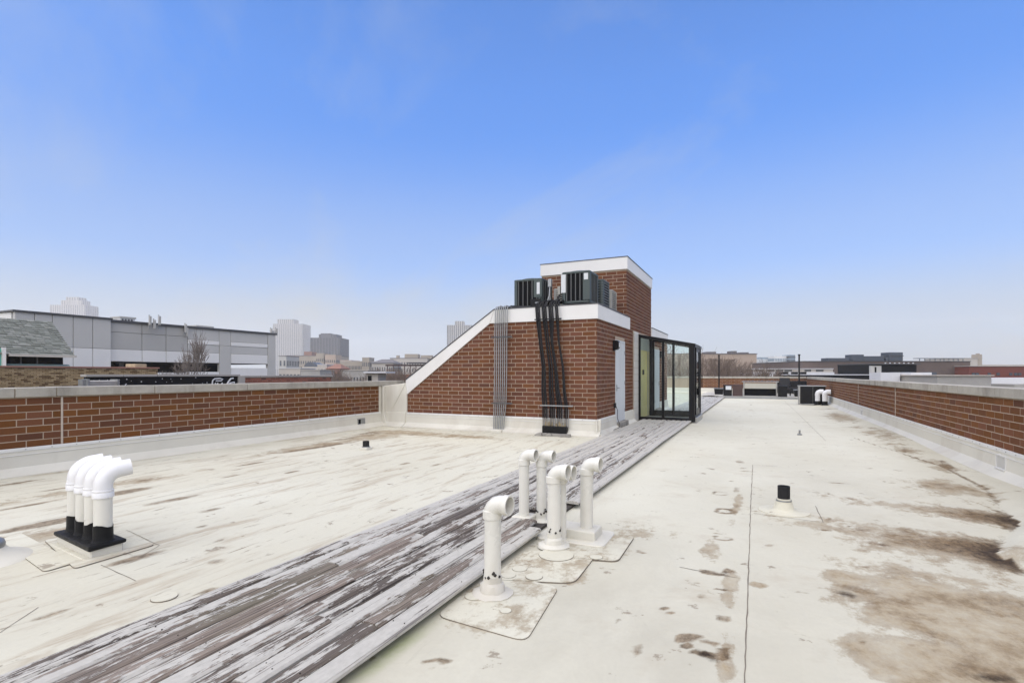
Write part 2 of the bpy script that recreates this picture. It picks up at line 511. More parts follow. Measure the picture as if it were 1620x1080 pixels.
# ------------------------------------------------------------------ roof membrane (one sheet with creases, a valley and dirt masks)
ROOFZ = {}
PR2 = random.Random(9)
def roof_z(x, y):
    xs, ys, zz = ROOFZ['g']
    i = int(np.clip(np.searchsorted(xs, x)-1, 0, len(xs)-2)); j = int(np.clip(np.searchsorted(ys, y)-1, 0, len(ys)-2))
    return float(zz[j:j+2, i:i+2].max())
def roof_sheet():
    xs = np.arange(WXL-.02, WXR+.021, .045)
    y1 = np.arange(ROOF_Y0, .6, .2); y2 = np.arange(.6, 12.0, .045); y3 = np.arange(12.0, WYF+.05, .12)
    ys = np.concatenate([y1, y2, y3])
    X, Y = np.meshgrid(xs, ys)
    # smooth random relief
    def waves(sc, k, seed, ax=1.0, ay=1.0):
        r = np.random.default_rng(seed); s = np.zeros_like(X)
        for i in range(k):
            a = r.uniform(0, 2*PI); fq = sc * r.uniform(.6, 1.8)
            s += np.sin((X*ax*math.cos(a) + Y*ay*math.sin(a))*fq + r.uniform(0, 2*PI))
        return s / math.sqrt(k)
    wob = waves(1.3, 9, 3)
    zz = .0018*waves(.7, 8, 1) + .0008*waves(4.0, 10, 2)
    # valley line in front of the right parapet, then the sheet climbs to the wall
    vy = np.array([-4, 4.2, 5.0, 5.5, 6.6, 8.4, 10.2, 14.2, 22, 41.2])
    vx = np.array([2.0, 1.85, 1.85, 1.80, 2.35, 2.60, 2.62, 1.95, 2.3, 2.6])
    V = np.interp(Y, vy, vx) + .03*wob
    d = X - V
    zz += np.where(d > 0, np.minimum(d, .9)*.055, 0)
    near = np.exp(-((Y-6.2)/2.6)**2)
    zz += np.where(d > 0, .050*near*(1-np.exp(-np.maximum(d, 0)/.05)), 0)
    zz -= .016*np.exp(-(d/.16)**2)*(.4+near)
    # bulge of the membrane hiding behind crease lines on the left
    V2 = WXL + .62 + .05*wob
    d2 = V2 - X
    zz += np.where(d2 > 0, np.minimum(d2, .7)*.05, 0)
    # wind wrinkles
    for (px, py, L, ang, h) in [(480,715,1.6,90,.012),(1420,705,2.4,80,.012),(1270,641,2.2,12,.02),(1330,648,2.0,8,.02),(1285,668,1.6,10,.016),(230,785,1.0,88,.012),(60,828,1.1,88,.012)]:
        cx, cy = gp(px, py); a = rad(ang)
        u = (X-cx)*math.cos(a) + (Y-cy)*math.sin(a); w = -(X-cx)*math.sin(a) + (Y-cy)*math.cos(a) + .06*np.sin(u*2.1)
        zz += h*np.exp(-(w/.06)**2)*np.exp(-(u/L)**4)
    edge = np.minimum.reduce([X-(WXL-.02), (WXR+.02)-X]); zz = np.where(edge < .03, zz-.0, zz)
    ROOFZ['g'] = (xs, ys, zz)
    ny, nx = X.shape
    verts = np.stack([X, Y, zz], -1).reshape(-1, 3)
    i = np.arange(ny*nx).reshape(ny, nx)
    f = np.stack([i[:-1,:-1], i[:-1,1:], i[1:,1:], i[1:,:-1]], -1).reshape(-1, 4)
    me = bpy.data.meshes.new('roof_floor')
    me.vertices.add(len(verts)); me.vertices.foreach_set('co', verts.ravel())
    me.loops.add(f.size); me.loops.foreach_set('vertex_index', f.ravel())
    me.polygons.add(len(f)); me.polygons.foreach_set('loop_start', np.arange(0, f.size, 4)); me.polygons.foreach_set('loop_total', np.full(len(f), 4))
    me.polygons.foreach_set('use_smooth', np.ones(len(f), bool))
    me.update(); me.validate()
    T = {k: np.zeros_like(X) for k in ('tan', 'brown', 'dark', 'green', 'dust')}
    def blob(kind, px, py, rx, ry, s, ang=0.0, ring=0.0):
        cx, cy = gp(px, py); a = rad(ang)
        u = ((X-cx)*math.cos(a) + (Y-cy)*math.sin(a))/rx; w = (-(X-cx)*math.sin(a) + (Y-cy)*math.cos(a))/ry
        r = np.sqrt(u*u + w*w)*(1 + .10*wob)
        m = np.clip(1.15 - r, 0, 1)**.8
        if ring: m = np.exp(-((r-.75)/.22)**2)
        T[kind] = np.maximum(T[kind], m*s)
    # ponding stains in the near right corner
    blob('tan', 1520, 975, .85, .62, .72); blob('tan', 1610, 1000, .60, .75, .95); blob('tan', 1430, 930, .55, .45, .55)
    blob('tan', 1560, 1070, .7, .40, 1.0); blob('tan', 1440, 905, .9, .35, .35); blob('tan', 1480, 870, 1.0, .6, .40)
    blob('brown', 1565, 1062, .28, .16, .50, 20); blob('brown', 1600, 960, .35, .35, .45); blob('brown', 1500, 1010, .30, .20, .34); blob('brown', 1420, 950, .25, .10, .40); blob('dark', 1575, 1072, .14, .07, .72, 20)
    blob('dark', 1340, 940, .085, .075, .85, -20); blob('brown', 1370, 935, .22, .10, .55, -10)
    blob('tan', 1350, 915, .30, .22, .6)
    # black silt caught along the valley
    blob('tan', 1500, 770, .6, .8, .5); blob('tan', 1460, 850, .7, .4, .42)
    blob('brown', 1500, 737, .10, .9, .6, -4); blob('brown', 1430, 712, .06, 1.3, .42, -10); blob('tan', 1400, 690, .55, 3.0, .34, -4)
    blob('tan', 1330, 660, .5, 3.0, .5); blob('brown', 1415, 690, .3, .7, .34); blob('brown', 1378, 679, .25, .6, .34)
    for q in range(9):
        blob('tan', 1335+q*20, 668+q*9, .30, .7, .26+.08*(q % 3))
    # silt settled against the valley fold: sharp on the wall side, fading into the bay
    lobe = np.exp(-((Y-5.45+.25*d)/.44)**2) + .85*np.exp(-((Y-6.75+.2*d)/.36)**2) + .28*np.exp(-((Y-7.7)/.5)**2) + .12*np.exp(-((Y-9.3)/.8)**2)
    fan = np.where(d < .01, lobe, 0)
    T['dark'] = np.maximum(T['dark'], 1.05*fan*np.exp(np.minimum(d, 0)/.27))
    T['brown'] = np.maximum(T['brown'], 1.0*fan*np.exp(np.minimum(d, 0)/.75))
    T['tan'] = np.maximum(T['tan'], .8*fan*np.exp(np.minimum(d, 0)/1.4))
    line = np.exp(-(np.minimum(d, .02)/.035)**2)*(d < .03)*(.55+.25*wob)*(Y > 4.0)*(Y < 14)
    T['brown'] = np.maximum(T['brown'], line)
    # footprints and smears along the seam
    blob('brown', 1112, 1022, .17, .10, 1.0, -30, ring=1); blob('dark', 1118, 1036, .10, .045, .8, -25); blob('brown', 1142, 1038, .045, .06, 1.0)
    blob('brown', 1145, 978, .05, .075, .95); blob('brown', 1125, 906, .13, .05, 1.0, -8); blob('brown', 1152, 903, .055, .09, 1.0)
    blob('tan', 1155, 930, .08, .75, .46, -1); blob('tan', 1165, 800, .07, 1.1, .46, -1); blob('tan', 1150, 1040, .07, .5, .42)
    blob('brown', 1146, 808, .13, .15, .9, 0, ring=1); blob('brown', 1142, 851, .11, .09, .7, 0, ring=1); blob('brown', 1140, 780, .12, .13, .6, 0, ring=1)
    blob('brown', 1165, 775, .05, .35, .55); blob('brown', 1170, 730, .09, .25, .5); blob('brown', 1005, 1028, .03, .09, .9, 5); blob('brown', 690, 1050, .08, .05, .7, 10, ring=1)
    blob('brown', 1140, 932, .07, .035, .85); blob('brown', 1106, 922, .03, .045, .85); blob('tan', 1125, 870, .12, .5, .42)
    for q in range(26):
        blob('brown', PR2.uniform(930, 1420), PR2.uniform(700, 1060), PR2.uniform(.03, .09), PR2.uniform(.03, .07), PR2.uniform(.45, .8), PR2.uniform(-40, 40), ring=PR2.random() < .4)
    blob('brown', 1265, 937, .10, .02, .6, 10); blob('tan', 1200, 925, .09, .08, .7); blob('brown', 1230, 825, .035, .035, .8)
    for (px, py, rx, ry, s, a) in [(1362,838,.14,.09,.55,20),(1390,860,.16,.07,.65,-18),(1345,788,.12,.12,.5,0),(1330,764,.25,.05,.6,5),(1310,745,.20,.05,.5,0),
                                   (1275,728,.16,.06,.5,0),(1245,722,.12,.06,.45,0),(1300,930,.06,.05,.5,0),(1060,905,.08,.02,.4,0),(1030,790,.10,.07,.35,0),(1000,1030,.02,.06,.8,0),(1010,1022,.018,.05,.7,0),
                                   (1312,820,.04,.07,.6,0),(1318,838,.03,.05,.6,0),(1180,745,.2,.1,.4,0),(1270,640,1.3,.10,.75,12),(1330,648,1.4,.12,.75,8),(1290,668,.9,.10,.6,10),(1310,658,.5,.1,.6,0),
                                   (1080,700,.5,.06,.4,0),(1100,684,.6,.08,.5,4),(1188,640,.09,.35,.75,0),(1188,648,.14,.12,.75,0),(1265,686,.06,.10,.7,0),(1345,676,.4,.1,.6,0)]:
        blob('brown', px, py, rx, ry, s, a)
    # long dirt fans on the left half
    for (px, py, rx, ry, s, a) in [(195,778,.10,.42,.85,-3),(65,830,.07,.42,.95,-3),(275,790,.07,.38,.65,-3),(30,882,.09,.35,.75,0),(215,882,.055,.26,.75,-4),(40,800,.05,.5,.6,0),
                                   (335,806,.06,.18,.55,0),(320,832,.03,.12,.6,0),(400,733,.06,.4,.75,-2),(462,746,.05,.22,.75,0),(500,708,.10,1.2,.75,-3),(540,695,.06,.8,.65,-4),
                                   (370,752,.05,.3,.5,0),(150,855,.1,.3,.5,0),(585,685,.25,.5,.5,0),(640,733,.05,.2,.5,0),(690,735,.05,.2,.5,0),(330,935,.05,.10,.5,0),(340,888,.07,.10,.5,0),
                                   (110,770,.05,.45,.5,0),(250,745,.05,.6,.4,0),(20,765,.06,.6,.55,0),(70,975,.04,.12,.5,0),(100,966,.03,.1,.5,0),(570,735,.05,.25,.4,0)]:
        blob('brown', px, py, rx*1.5, ry, min(s*1.1, 1), a)
    blob('tan', 730, 690, 1.6, .5, .45); blob('tan', 640, 684, 1.4, .5, .6); blob('tan', 590, 690, .7, 1.2, .55); blob('tan', 500, 705, .4, 2.0, .5, -2); blob('tan', 160, 770, .3, 1.4, .4, -2); blob('tan', 60, 850, .5, .8, .4)
    blob('brown', 700, 681, 1.6, .035, .6); blob('brown', 850, 689, .6, .04, .6)
    # dirt around the pipe flashings and algae beside the boards
    blob('tan', 760, 985, .30, .20, .4); blob('tan', 875, 905, .35, .22, .65); blob('tan', 950, 870, .35, .25, .55); blob('brown', 735, 968, .07, .03, .7, 20); blob('brown', 815, 962, .03, .08, .7, -20)
    blob('brown', 905, 886, .04, .05, .6); blob('brown', 945, 835, .12, .06, .6); blob('brown', 905, 905, .04, .04, .6); blob('tan', 1010, 840, .5, .4, .35)
    blob('dust', 1000, 1010, 3.2, 2.6, 1.0); blob('dust', 1350, 800, 2.2, 4.5, .8); blob('dust', 100, 900, 2.0, 2.0, .5)
    blob('green', 690, 955, .055, .42, .85); blob('green', 620, 1030, .06, .40, .7); blob('green', 760, 905, .05, .3, .4)
    for k, A in T.items():
        a = me.attributes.new(k, 'FLOAT', 'POINT'); a.data.foreach_set('value', A.astype(np.float32).ravel())
    me.materials.append(MAT['roof_membrane'])
    o = bpy.data.objects.new('roof_floor', me); COL.objects.link(o); o['kind'] = 'structure'; o['label'] = 'white dirty membrane of the flat roof'
    return o
ROOF = roof_sheet()

# membrane laps and welded patches: thin sheets with a dirty rim
def rounded(poly, r, k=5):
    out = []
    n = len(poly)
    for i in range(n):
        p = Vector(poly[i]); a = Vector(poly[i-1]); b = Vector(poly[(i+1) % n])
        ra = min(r, (a-p).length*.45, (b-p).length*.45)
        p0 = p + (a-p).normalized()*ra; p1 = p + (b-p).normalized()*ra
        for j in range(k+1):
            t = j/k
            out.append(((1-t)**2*p0 + 2*t*(1-t)*p + t*t*p1)[:])
    return out
simple('dirt_rim', (.155, .13, .10), .9, .3, 9, .2)
def patch(poly, r=.06, z=.006, name='membrane_patch', rim=.0024, mat='roof_membrane', dirt=.10):
    pl = rounded(poly, r)
    c = Vector((sum(p[0] for p in pl)/len(pl), sum(p[1] for p in pl)/len(pl)))
    big = [((Vector(p)-c)*(1+rim/max((Vector(p)-c).length, .05)) + c)[:] for p in pl]
    o = MB().prism(pl, 'z', -.03, z+.003).build(name, mat, ROOF)
    for k, val in (('tan', dirt), ('brown', dirt*.4)):
        a_ = o.data.attributes.new(k, 'FLOAT', 'POINT'); a_.data.foreach_set('value', np.full(len(o.data.vertices), val, np.float32))
    MB().prism(big, 'z', -.03, z).build('dirt_line', 'dirt_rim', o)
    return o
def seam(pts, w=.007):
    """dirt-filled open edge of a membrane lap, laid on the sheet"""
    vs_, fs_ = [], []
    P_ = []
    for a, b in zip(pts[:-1], pts[1:]):
        n_ = max(2, int(math.hypot(b[0]-a[0], b[1]-a[1])/.09))
        P_ += [(a[0]+(b[0]-a[0])*k/n_, a[1]+(b[1]-a[1])*k/n_) for k in range(n_)]
    P_.append(pts[-1])
    for k, (x, y) in enumerate(P_):
        x2, y2 = P_[min(k+1, len(P_)-1)]; x1, y1 = P_[max(k-1, 0)]
        d = Vector((x2-x1, y2-y1)).normalized(); ww = w*random.uniform(.35, .65); o_ = random.uniform(-.003, .003)
        z = roof_z(x, y)+.0022
        vs_ += [(x-d.y*(ww+o_), y+d.x*(ww+o_), z), (x+d.y*(ww-o_), y-d.x*(ww-o_), z)]
    for k in range(len(P_)-1): fs_.append((2*k, 2*k+1, 2*k+3, 2*k+2))
    m = MB(); m.add(vs_, fs_)
    return m.build('lap_seam', 'dirt_rim', ROOF)
patch([gp(690, 975), gp(832, 1016), gp(884, 930), gp(775, 905)], .08, dirt=.24)
patch([gp(775, 918), gp(908, 924), gp(944, 878), gp(830, 872)], .09, .009, dirt=.24)
patch([gp(860, 880), gp(977, 890), gp(1004, 850), gp(900, 840)], .07, .012, dirt=.24)
def ring_patch(px, py, r, z=.012):
    x, y = gp(px, py); patch([(x+r*math.cos(a), y+r*math.sin(a)) for a in [2*PI*k/14 for k in range(14)]], r*.3, z)
for a in [(822,902,.055,.013),(845,915,.060,.015),(804,912,.055,.012),(943,884,.05,.016),(750,945,.06,.010),(800,968,.035,.010),(260,945,.075,.005),(880,880,.14,.015)]: ring_patch(*a)
# lap along the right bay: a long strip whose right edge shows as the dark seam line
sx0 = -.055
seam([(sx0, -1.0), (sx0+.004, 3.0), (sx0-.004, 6.0), (sx0, 9.1)], .0062)
seam([(sx0, 9.1), (sx0+.35, 9.12)], .006)
seam([gp(1075, 897), gp(1150, 911), gp(1166, 914)], .006)
seam([(-6.35, 2.6), (-6.36, 5.5), (-6.35, 8.0)], .005); seam([(-8.3, 5.5), (-8.28, 8.0), (-8.31, 11.0)], .006)
seam([(1.35, 13.0), (1.36, 20.0), (1.34, 32.0)], .006); seam([(-1.5, 12.3), (.6, 12.32), (2.4, 12.28)], .006); seam([(-1.4, 21.5), (2.6, 21.45)], .008)
seam([gp(95, 850), gp(140, 890)], .006); seam([gp(160, 893), gp(215, 918)], .005); seam([gp(200, 838), gp(252, 862), gp(215, 885)], .005)
seam([gp(0, 1000), gp(60, 960)], .004); seam([gp(1290, 800), gp(1302, 826), gp(1192, 812)], .006)
patch([gp(0, 855), gp(70, 905), gp(120, 890), gp(30, 842)], .05, .005)
patch([gp(70, 855), gp(118, 900), gp(245, 862), gp(190, 838)], .05, .006)

# ------------------------------------------------------------------ bricks
BL, BH, JT = .2930, .0900, .0118          # brick face and joint
def brick_mesh(name, mat):
    c = .003
    x, z = BL/2, BH/2
    v = [(-x,.03,-z),(x,.03,-z),(x,.03,z),(-x,.03,z),(-x,-.001,-z),(x,-.001,-z),(x,-.001,z),(-x,-.001,z),
         (-x+c,-.0026,-z+c),(x-c,-.0026,-z+c),(x-c,-.0026,z-c),(-x+c,-.0026,z-c)]
    f = [(0,1,5,4),(1,2,6,5),(2,3,7,6),(3,0,4,7),(4,5,9,8),(5,6,10,9),(6,7,11,10),(7,4,8,11),(8,9,10,11)]
    me = bpy.data.meshes.new(name); me.from_pydata(v, [], f); me.materials.append(MAT[mat]); me.update()
    return me, v, f
def lay(faces, parent, mat, joined_mat, limit=300):
    """faces: list of (origin(x,y), dir(x,y), length, z0, courses, keep(u0,u1,z0,z1)->(u0,u1) or None, start). Local -y faces outward."""
    me, v, f = brick_mesh('brick', mat)
    items = []
    for (ox, oy), (dx, dy), length, z0, nc, keep, start in faces:
        rz = math.atan2(dy, dx)
        for c in range(nc):
            za = z0 + c*(BH+JT) + JT/2
            u = start - (.36*(BL+JT) if c % 2 else 0)
            while u > 0: u -= BL+JT
            while u < length:
                a, b = max(u+JT/2, 0), min(u+JT/2+BL, length)
                u += BL+JT
                if b-a < .03: continue
                k = keep(a, b, za, za+BH) if keep else [(a, b)]
                for a2, b2 in (k or []):
                    if b2-a2 < .03: continue
                    m = (a2+b2)/2
                    x, y = ox+dx*m, oy+dy*m
                    items.append((x, y, za+BH/2, rz, (b2-a2)/BL, math.hypot(x, y)))
    def seen(i):
        x, y = i[0], i[1]
        dpt = x*Fv[0] + y*Fv[1]; r = x*Rv[0] + y*Rv[1]
        return dpt > .5 and abs(r/dpt) < 1.03
    items.sort(key=lambda i: (0 if seen(i) else 1, i[5]))
    org = ORG[parent.name]
    rest = MB()
    for q, (x, y, z, rz, sc, d) in enumerate(items):
        jit = random.uniform(-.0015, .0015)
        if q < limit and seen((x, y)):
            o = bpy.data.objects.new('brick', me)
            o.location = (x-org[0]-math.sin(rz)*jit*-1, y-org[1]-math.cos(rz)*jit, z-org[2]); o.rotation_euler = (random.uniform(-.004,.004), 0, rz + random.uniform(-.004,.004)); o.scale = (sc, 1, 1)
            o.parent = parent; COL.objects.link(o)
        else:
            rest.T = Matrix.Translation((x, y, z)) @ Matrix.Rotation(rz, 4, 'Z') @ Matrix.Diagonal((sc, 1, 1, 1))
            rest.add(v, f)
    if rest.v:
        rest.T = None
        rest.build('bricks', joined_mat, parent, kind='stuff')

COP0, COP1, BR0, NC = 1.115, 1.25, .392, 7
# ------------------------------------------------------------------ parapets
def flash_profile(s, x):       # white membrane upstand in the (across, z) plane; s = +1 when the roof lies to +across
    return [(x, .40), (x, -.05), (x+s*.20, -.05), (x+s*.20, .028), (x+s*.105, .075), (x+s*.045, .13), (x+s*.028, .33), (x+s*.022, .39)]
def screws(parent, pts, axis):
    m = MB()
    for p in pts:
        x, y, z = p
        dx, dy = axis
        m.tube([(x, y, z), (x+dx*.006, y+dy*.006, z)], .007, 6)
    m.build('screws', 'galv', parent, kind='stuff')

# left
LP = thing('brick_parapet', (WXL, 3, 0), 'brown brick parapet wall along the left roof edge, ending at the white pier', 'parapet', 'brick parapets around the roof')
MB().box(WXL-.28, WXL, ROOF_Y0, 11.62, -.25, COP0).build('wall_core', 'mortar', LP)
MB().box(WXL-.02, WXL+.016, 11.385, 11.61, -.1, COP0-.004).build('end_flashing', 'white_membrane', LP)
CJ = 4.16
def keepL(a, b, z0, z1):      # bricks stop either side of the control joint
    j = CJ-ROOF_Y0
    if b < j-.012 or a > j+.012: return [(a, b)]
    return [(a, j-.014), (j+.014, b)]
lay([((WXL, ROOF_Y0), (0, 1), 11.40-ROOF_Y0, BR0, NC, keepL, .12)], LP, 'brick', 'brick_joined')
MB().box(WXL-.01, WXL+.013, CJ-.013, CJ+.013, .38, COP0-.002).build('control_joint', 'sealant', LP, bevel=.004)
cy = [-4.0, -1.6, .4, 2.1, 3.60, 4.08, 5.47, 7.27, 9.06, 10.75, 12.5]
for i in range(len(cy)-1):
    dz = random.uniform(-.003, .003)
    MB().box(WXL-.32, WXL+.045, cy[i]+.006, cy[i+1]-.006, COP0+dz, COP1+dz).build('coping_stone', 'concrete_coping', LP, bevel=.008, seg=2)
MB().box(WXL-.27, WXL+.025, ROOF_Y0, 12.4, COP0+.01, COP1-.012).build('coping_mortar', 'mortar', LP)
MB().prism(flash_profile(1, WXL), 'y', ROOF_Y0, 11.5).build('flashing', 'white_membrane', LP, smooth=True)
MB().box(WXL+.012, WXL+.034, ROOF_Y0, 11.43, .352, .398).build('termination_bar', 'white_bar', LP, bevel=.004)
MB().box(WXL+.012, WXL+.040, ROOF_Y0, 11.43, .296, .304).build('cover_strip_edge', 'white_bar', LP, bevel=.002)
screws(LP, [(WXL+.034, y, .376) for y in np.arange(2.5, 11.3, .305)], (1, 0))
# scupper on the left wall; dark fill stands for the shade in its mouth
sp = MB().box(WXL+.015, WXL+.052, 10.50, 10.52, .105, .275).box(WXL+.015, WXL+.052, 10.76, 10.78, .105, .275).box(WXL+.015, WXL+.052, 10.52, 10.76, .255, .275).box(WXL+.015, WXL+.07, 10.52, 10.76, .095, .112).build('scupper_frame', 'galv', LP)
MB().box(WXL+.015, WXL+.046, 10.52, 10.62, .112, .255).build('scupper_shade_fill', 'dark_void', sp)
MB().box(WXL+.015, WXL+.047, 10.62, 10.76, .112, .255).build('scupper_back', 'galv', sp)

# right
RP = thing('brick_parapet', (WXR, 9, 0), 'long brown brick parapet wall along the right roof edge with stained coping', 'parapet', 'brick parapets around the roof')
MB().box(WXR, WXR+.28, ROOF_Y0, WYF, -.25, COP0).build('wall_core', 'mortar', RP)
RJ = [15.75, 20.95]
def keepR(a, b, z0, z1):
    for yj in RJ:
        j = WYF-yj
        if a < j+.012 and b > j-.012: return [(a, j-.010), (j+.010, b)]
    return [(a, b)]
lay([((WXR, WYF), (0, -1), WYF-ROOF_Y0, BR0, NC, keepR, .1)], RP, 'brick', 'brick_joined')
for yj in RJ: MB().box(WXR-.012, WXR+.01, yj-.010, yj+.010, .38, COP0-.002).build('control_joint', 'sealant', RP)
cy = np.arange(-4.0, WYF+.4, 1.52)
for i in range(len(cy)-1):
    dz = random.uniform(-.003, .003)
    MB().box(WXR-.045, WXR+.32, cy[i]+.006, cy[i+1]-.006, COP0+dz, COP1+dz).build('coping_stone', 'concrete_coping', RP, bevel=.008, seg=2)
MB().box(WXR-.025, WXR+.27, ROOF_Y0, WYF, COP0+.01, COP1-.012).build('coping_mortar', 'mortar', RP)
MB().prism(flash_profile(-1, WXR), 'y', ROOF_Y0, WYF).build('flashing', 'white_membrane', RP, smooth=True)
MB().box(WXR-.034, WXR-.012, ROOF_Y0, WYF, .352, .398).build('termination_bar', 'white_bar', RP, bevel=.004)
MB().box(WXR-.040, WXR-.012, ROOF_Y0, WYF, .296, .304).build('cover_strip_edge', 'white_bar', RP, bevel=.002)
screws(RP, [(WXR-.034, y, .376) for y in np.arange(7.5, 26, .305)], (-1, 0))
for (y0, y1, z0, z1) in ((9.30, 9.58, .135, .30), (19.9, 20.2, .12, .27)):
    s_ = MB().box(WXR-.056, WXR-.02, y0-.02, y1+.02, z1, z1+.016).box(WXR-.075, WXR-.02, y0-.02, y1+.02, z0-.02, z0).box(WXR-.056, WXR-.02, y0-.02, y0, z0, z1).box(WXR-.056, WXR-.02, y1, y1+.02, z0, z1).build('scupper_frame', 'white_bar', RP)
    MB().box(WXR-.047, WXR-.02, y0, y1, z0, z1).build('scupper_shade_fill', 'panel_mid', s_)  # wall is uncut; the grey fill colour stands for the recess's shading

# far
FP = thing('brick_parapet', (0, WYF, 0), 'brown brick parapet wall closing the far end of the roof behind the grill', 'parapet', 'brick parapets around the roof')
MB().box(WXL, WXR, WYF, WYF+.28, -.25, COP0).build('wall_core', 'mortar', FP)
lay([((-4.2, WYF), (1, 0), WXR+4.2, BR0, NC, None, .1)], FP, 'brick', 'brick_joined')
cx_ = np.arange(WXL, WXR+.2, 1.57)
for i in range(len(cx_)-1):
    MB().box(cx_[i]+.006, min(cx_[i+1]-.006, WXR-.05), WYF-.045, WYF+.32, COP0, COP1).build('coping_stone', 'concrete_coping', FP, bevel=.008)
MB().prism([(WYF-y, z) for y, z in flash_profile(1, 0)], 'x', WXL, WXR).build('flashing', 'white_membrane', FP)

# ------------------------------------------------------------------ stair penthouse (low wing with sloped end, tower, rear wing)
PX1, PY0 = -3.32, 11.60                 # right face and front face
PXL, PXS, PXK = -8.63, -8.67, -5.95     # brick start, lower end of the sloping fascia, kink
TY0, TY1, TXL = 14.60, 18.38, -5.89     # tower
RY1 = 21.9
FT, FB = 3.05, 2.715                    # fascia top and bottom
SL = (FT-1.27)/(PXK-PXS)
PH = thing('stair_penthouse', (-5.5, 13, 0), 'brown brick stair penthouse with white fascia, a sloping end and a taller tower', 'penthouse')
body = [(PXS+.03, -.2), (PX1, -.2), (PX1, FT-.06), (PXK, FT-.06), (PXS+.03, 1.21)]
MB().prism(body, 'y', PY0, TY0+.2).build('wall_core', 'mortar', PH)
MB().prism(body, 'y', TY1-.2, RY1).build('wall_core', 'mortar', PH)
MB().box(TXL, PX1-.001, TY0, TY1, -.2, 4.68).build('tower_core', 'mortar', PH)
def keep_front(a, b, z0, z1):
    x0, x1 = PXL+a, PXL+b
    fb = 0.86+(x1-PXS)*.717              # fascia underside at the right end of the brick
    if z0 > fb+.02: return None
    lim = PXS + (z1+.09-1.27)/SL       # keep the brick's upper left corner behind the fascia
    x0 = max(x0, lim)
    return [(x0-PXL, b)] if b-(x0-PXL) > .03 else None
DY0, DY1, DZ0, DZ1 = 13.36, 14.30, .18, 2.28      # front door in the right face
RD0, RD1 = 19.05, 19.95                             # its twin in the rear wing
def keep_right(a, b, z0, z1):
    y0, y1 = PY0+a, PY0+b
    res = [(a, b)]
    for d0, d1 in ((DY0-.06, DY1+.06), (RD0-.06, RD1+.06)):
        nr = []
        for p, q in res:
            if z0 < DZ1+.06 and q+PY0 > d0 and p+PY0 < d1:
                if p+PY0 < d0: nr.append((p, d0-PY0))
                if q+PY0 > d1: nr.append((d1-PY0, q))
            else: nr.append((p, q))
        res = nr
    nr = []
    for p, q in res:                    # white pilaster and the lobby inside the glass box
        if z0 < 2.66 and q+PY0 > 15.42 and p+PY0 < 17.95:
            if p+PY0 < 15.42: nr.append((p, 15.42-PY0))
            if q+PY0 > 17.95: nr.append((17.95-PY0, q))
        else: nr.append((p, q))
    return nr
tw_c = int((4.40-BR0)/(BH+JT))
def keep_tower_right(a, b, z0, z1):
    return None if z1 < FB+.1 else [(a, b)]
def keep_tower_front(a, b, z0, z1):
    return None if z1 < FT-.1 else [(a, b)]
def keep_right_low(a, b, z0, z1):
    out = []
    for p, q in keep_right(a, b, z0, z1) or []:
        out.append((p, q))
    return out
lay([((PXL, PY0), (1, 0), PX1-PXL, BR0, 23, keep_front, .20),
     ((PX1, PY0), (0, 1), RY1-PY0, BR0, 23, keep_right_low, .06),
     ((PX1, TY0), (0, 1), TY1-TY0, BR0, tw_c, keep_tower_right, .1),
     ((TXL, TY0), (1, 0), PX1-TXL, BR0, tw_c, keep_tower_front, .16)], PH, 'brick_house', 'brick_house_joined')
# fascia boards
o_ = .035
def fascia_front(y0, y1):
    pol = [(PXK, FB-.01), (PX1+o_, FB), (PX1+o_, FT), (PXK, FT)]
    return pol
MB().prism([(PXK-.13, FB+.0), (-4.77, FB), (-4.77, FT), (PXK, FT)], 'y', PY0-o_, PY0+.02).build('fascia', 'white_fascia', PH, bevel=.004)
MB().prism([(-4.766, FB), (PX1+o_, FB), (PX1+o_, FT), (-4.766, FT)], 'y', PY0-o_, PY0+.02).build('fascia', 'white_fascia', PH, bevel=.004)
MB().prism([(PXS, .86), (PXK-.134, FB+.0), (PXK-.004, FT), (PXS, 1.27)], 'y', PY0-o_, PY0+.02).build('sloping_fascia', 'white_fascia', PH, bevel=.004)
MB().box(PX1-.02, PX1+o_, PY0+.024, TY0+.31, FB, FT).build('fascia', 'white_fascia', PH, bevel=.004)
MB().box(PX1-.02, PX1+o_, TY1-.05, RY1+.03, FB, FT-.02).build('fascia', 'white_fascia', PH, bevel=.004)
MB().prism([(PXS-.01, 1.275), (PXK-.004, FT+.004), (PXK-.004, FT+.026), (PXS-.01, 1.297)], 'y', PY0-o_-.012, TY0+.2).build('roof_edge', 'dark_edge', PH)
MB().box(PXK, PX1+o_+.012, PY0-o_-.012, TY0+.2, FT+.004, FT+.026).build('roof_edge', 'dark_edge', PH)
MB().box(PXK, PX1+o_+.012, TY1-.05, RY1+.04, FT-.016, FT+.006).build('roof_edge', 'dark_edge', PH)
TF0, TF1 = 4.40, 4.74
MB().box(TXL-o_, PX1+o_, TY0-o_, TY0+.01, TF0, TF1).build('fascia', 'white_fascia', PH, bevel=.004)
MB().box(PX1-.01, PX1+o_, TY0+.012, TY1+.02, TF0, TF1).build('fascia', 'white_fascia', PH, bevel=.004)
MB().box(TXL-o_, TXL, TY0+.012, TY1+.02, TF0, TF1).build('fascia', 'white_fascia', PH, bevel=.004)
MB().box(TXL-o_-.012, PX1+o_+.012, TY0-o_-.012, TY1+.04, TF1+.002, TF1+.022).build('roof_edge', 'dark_edge', PH)
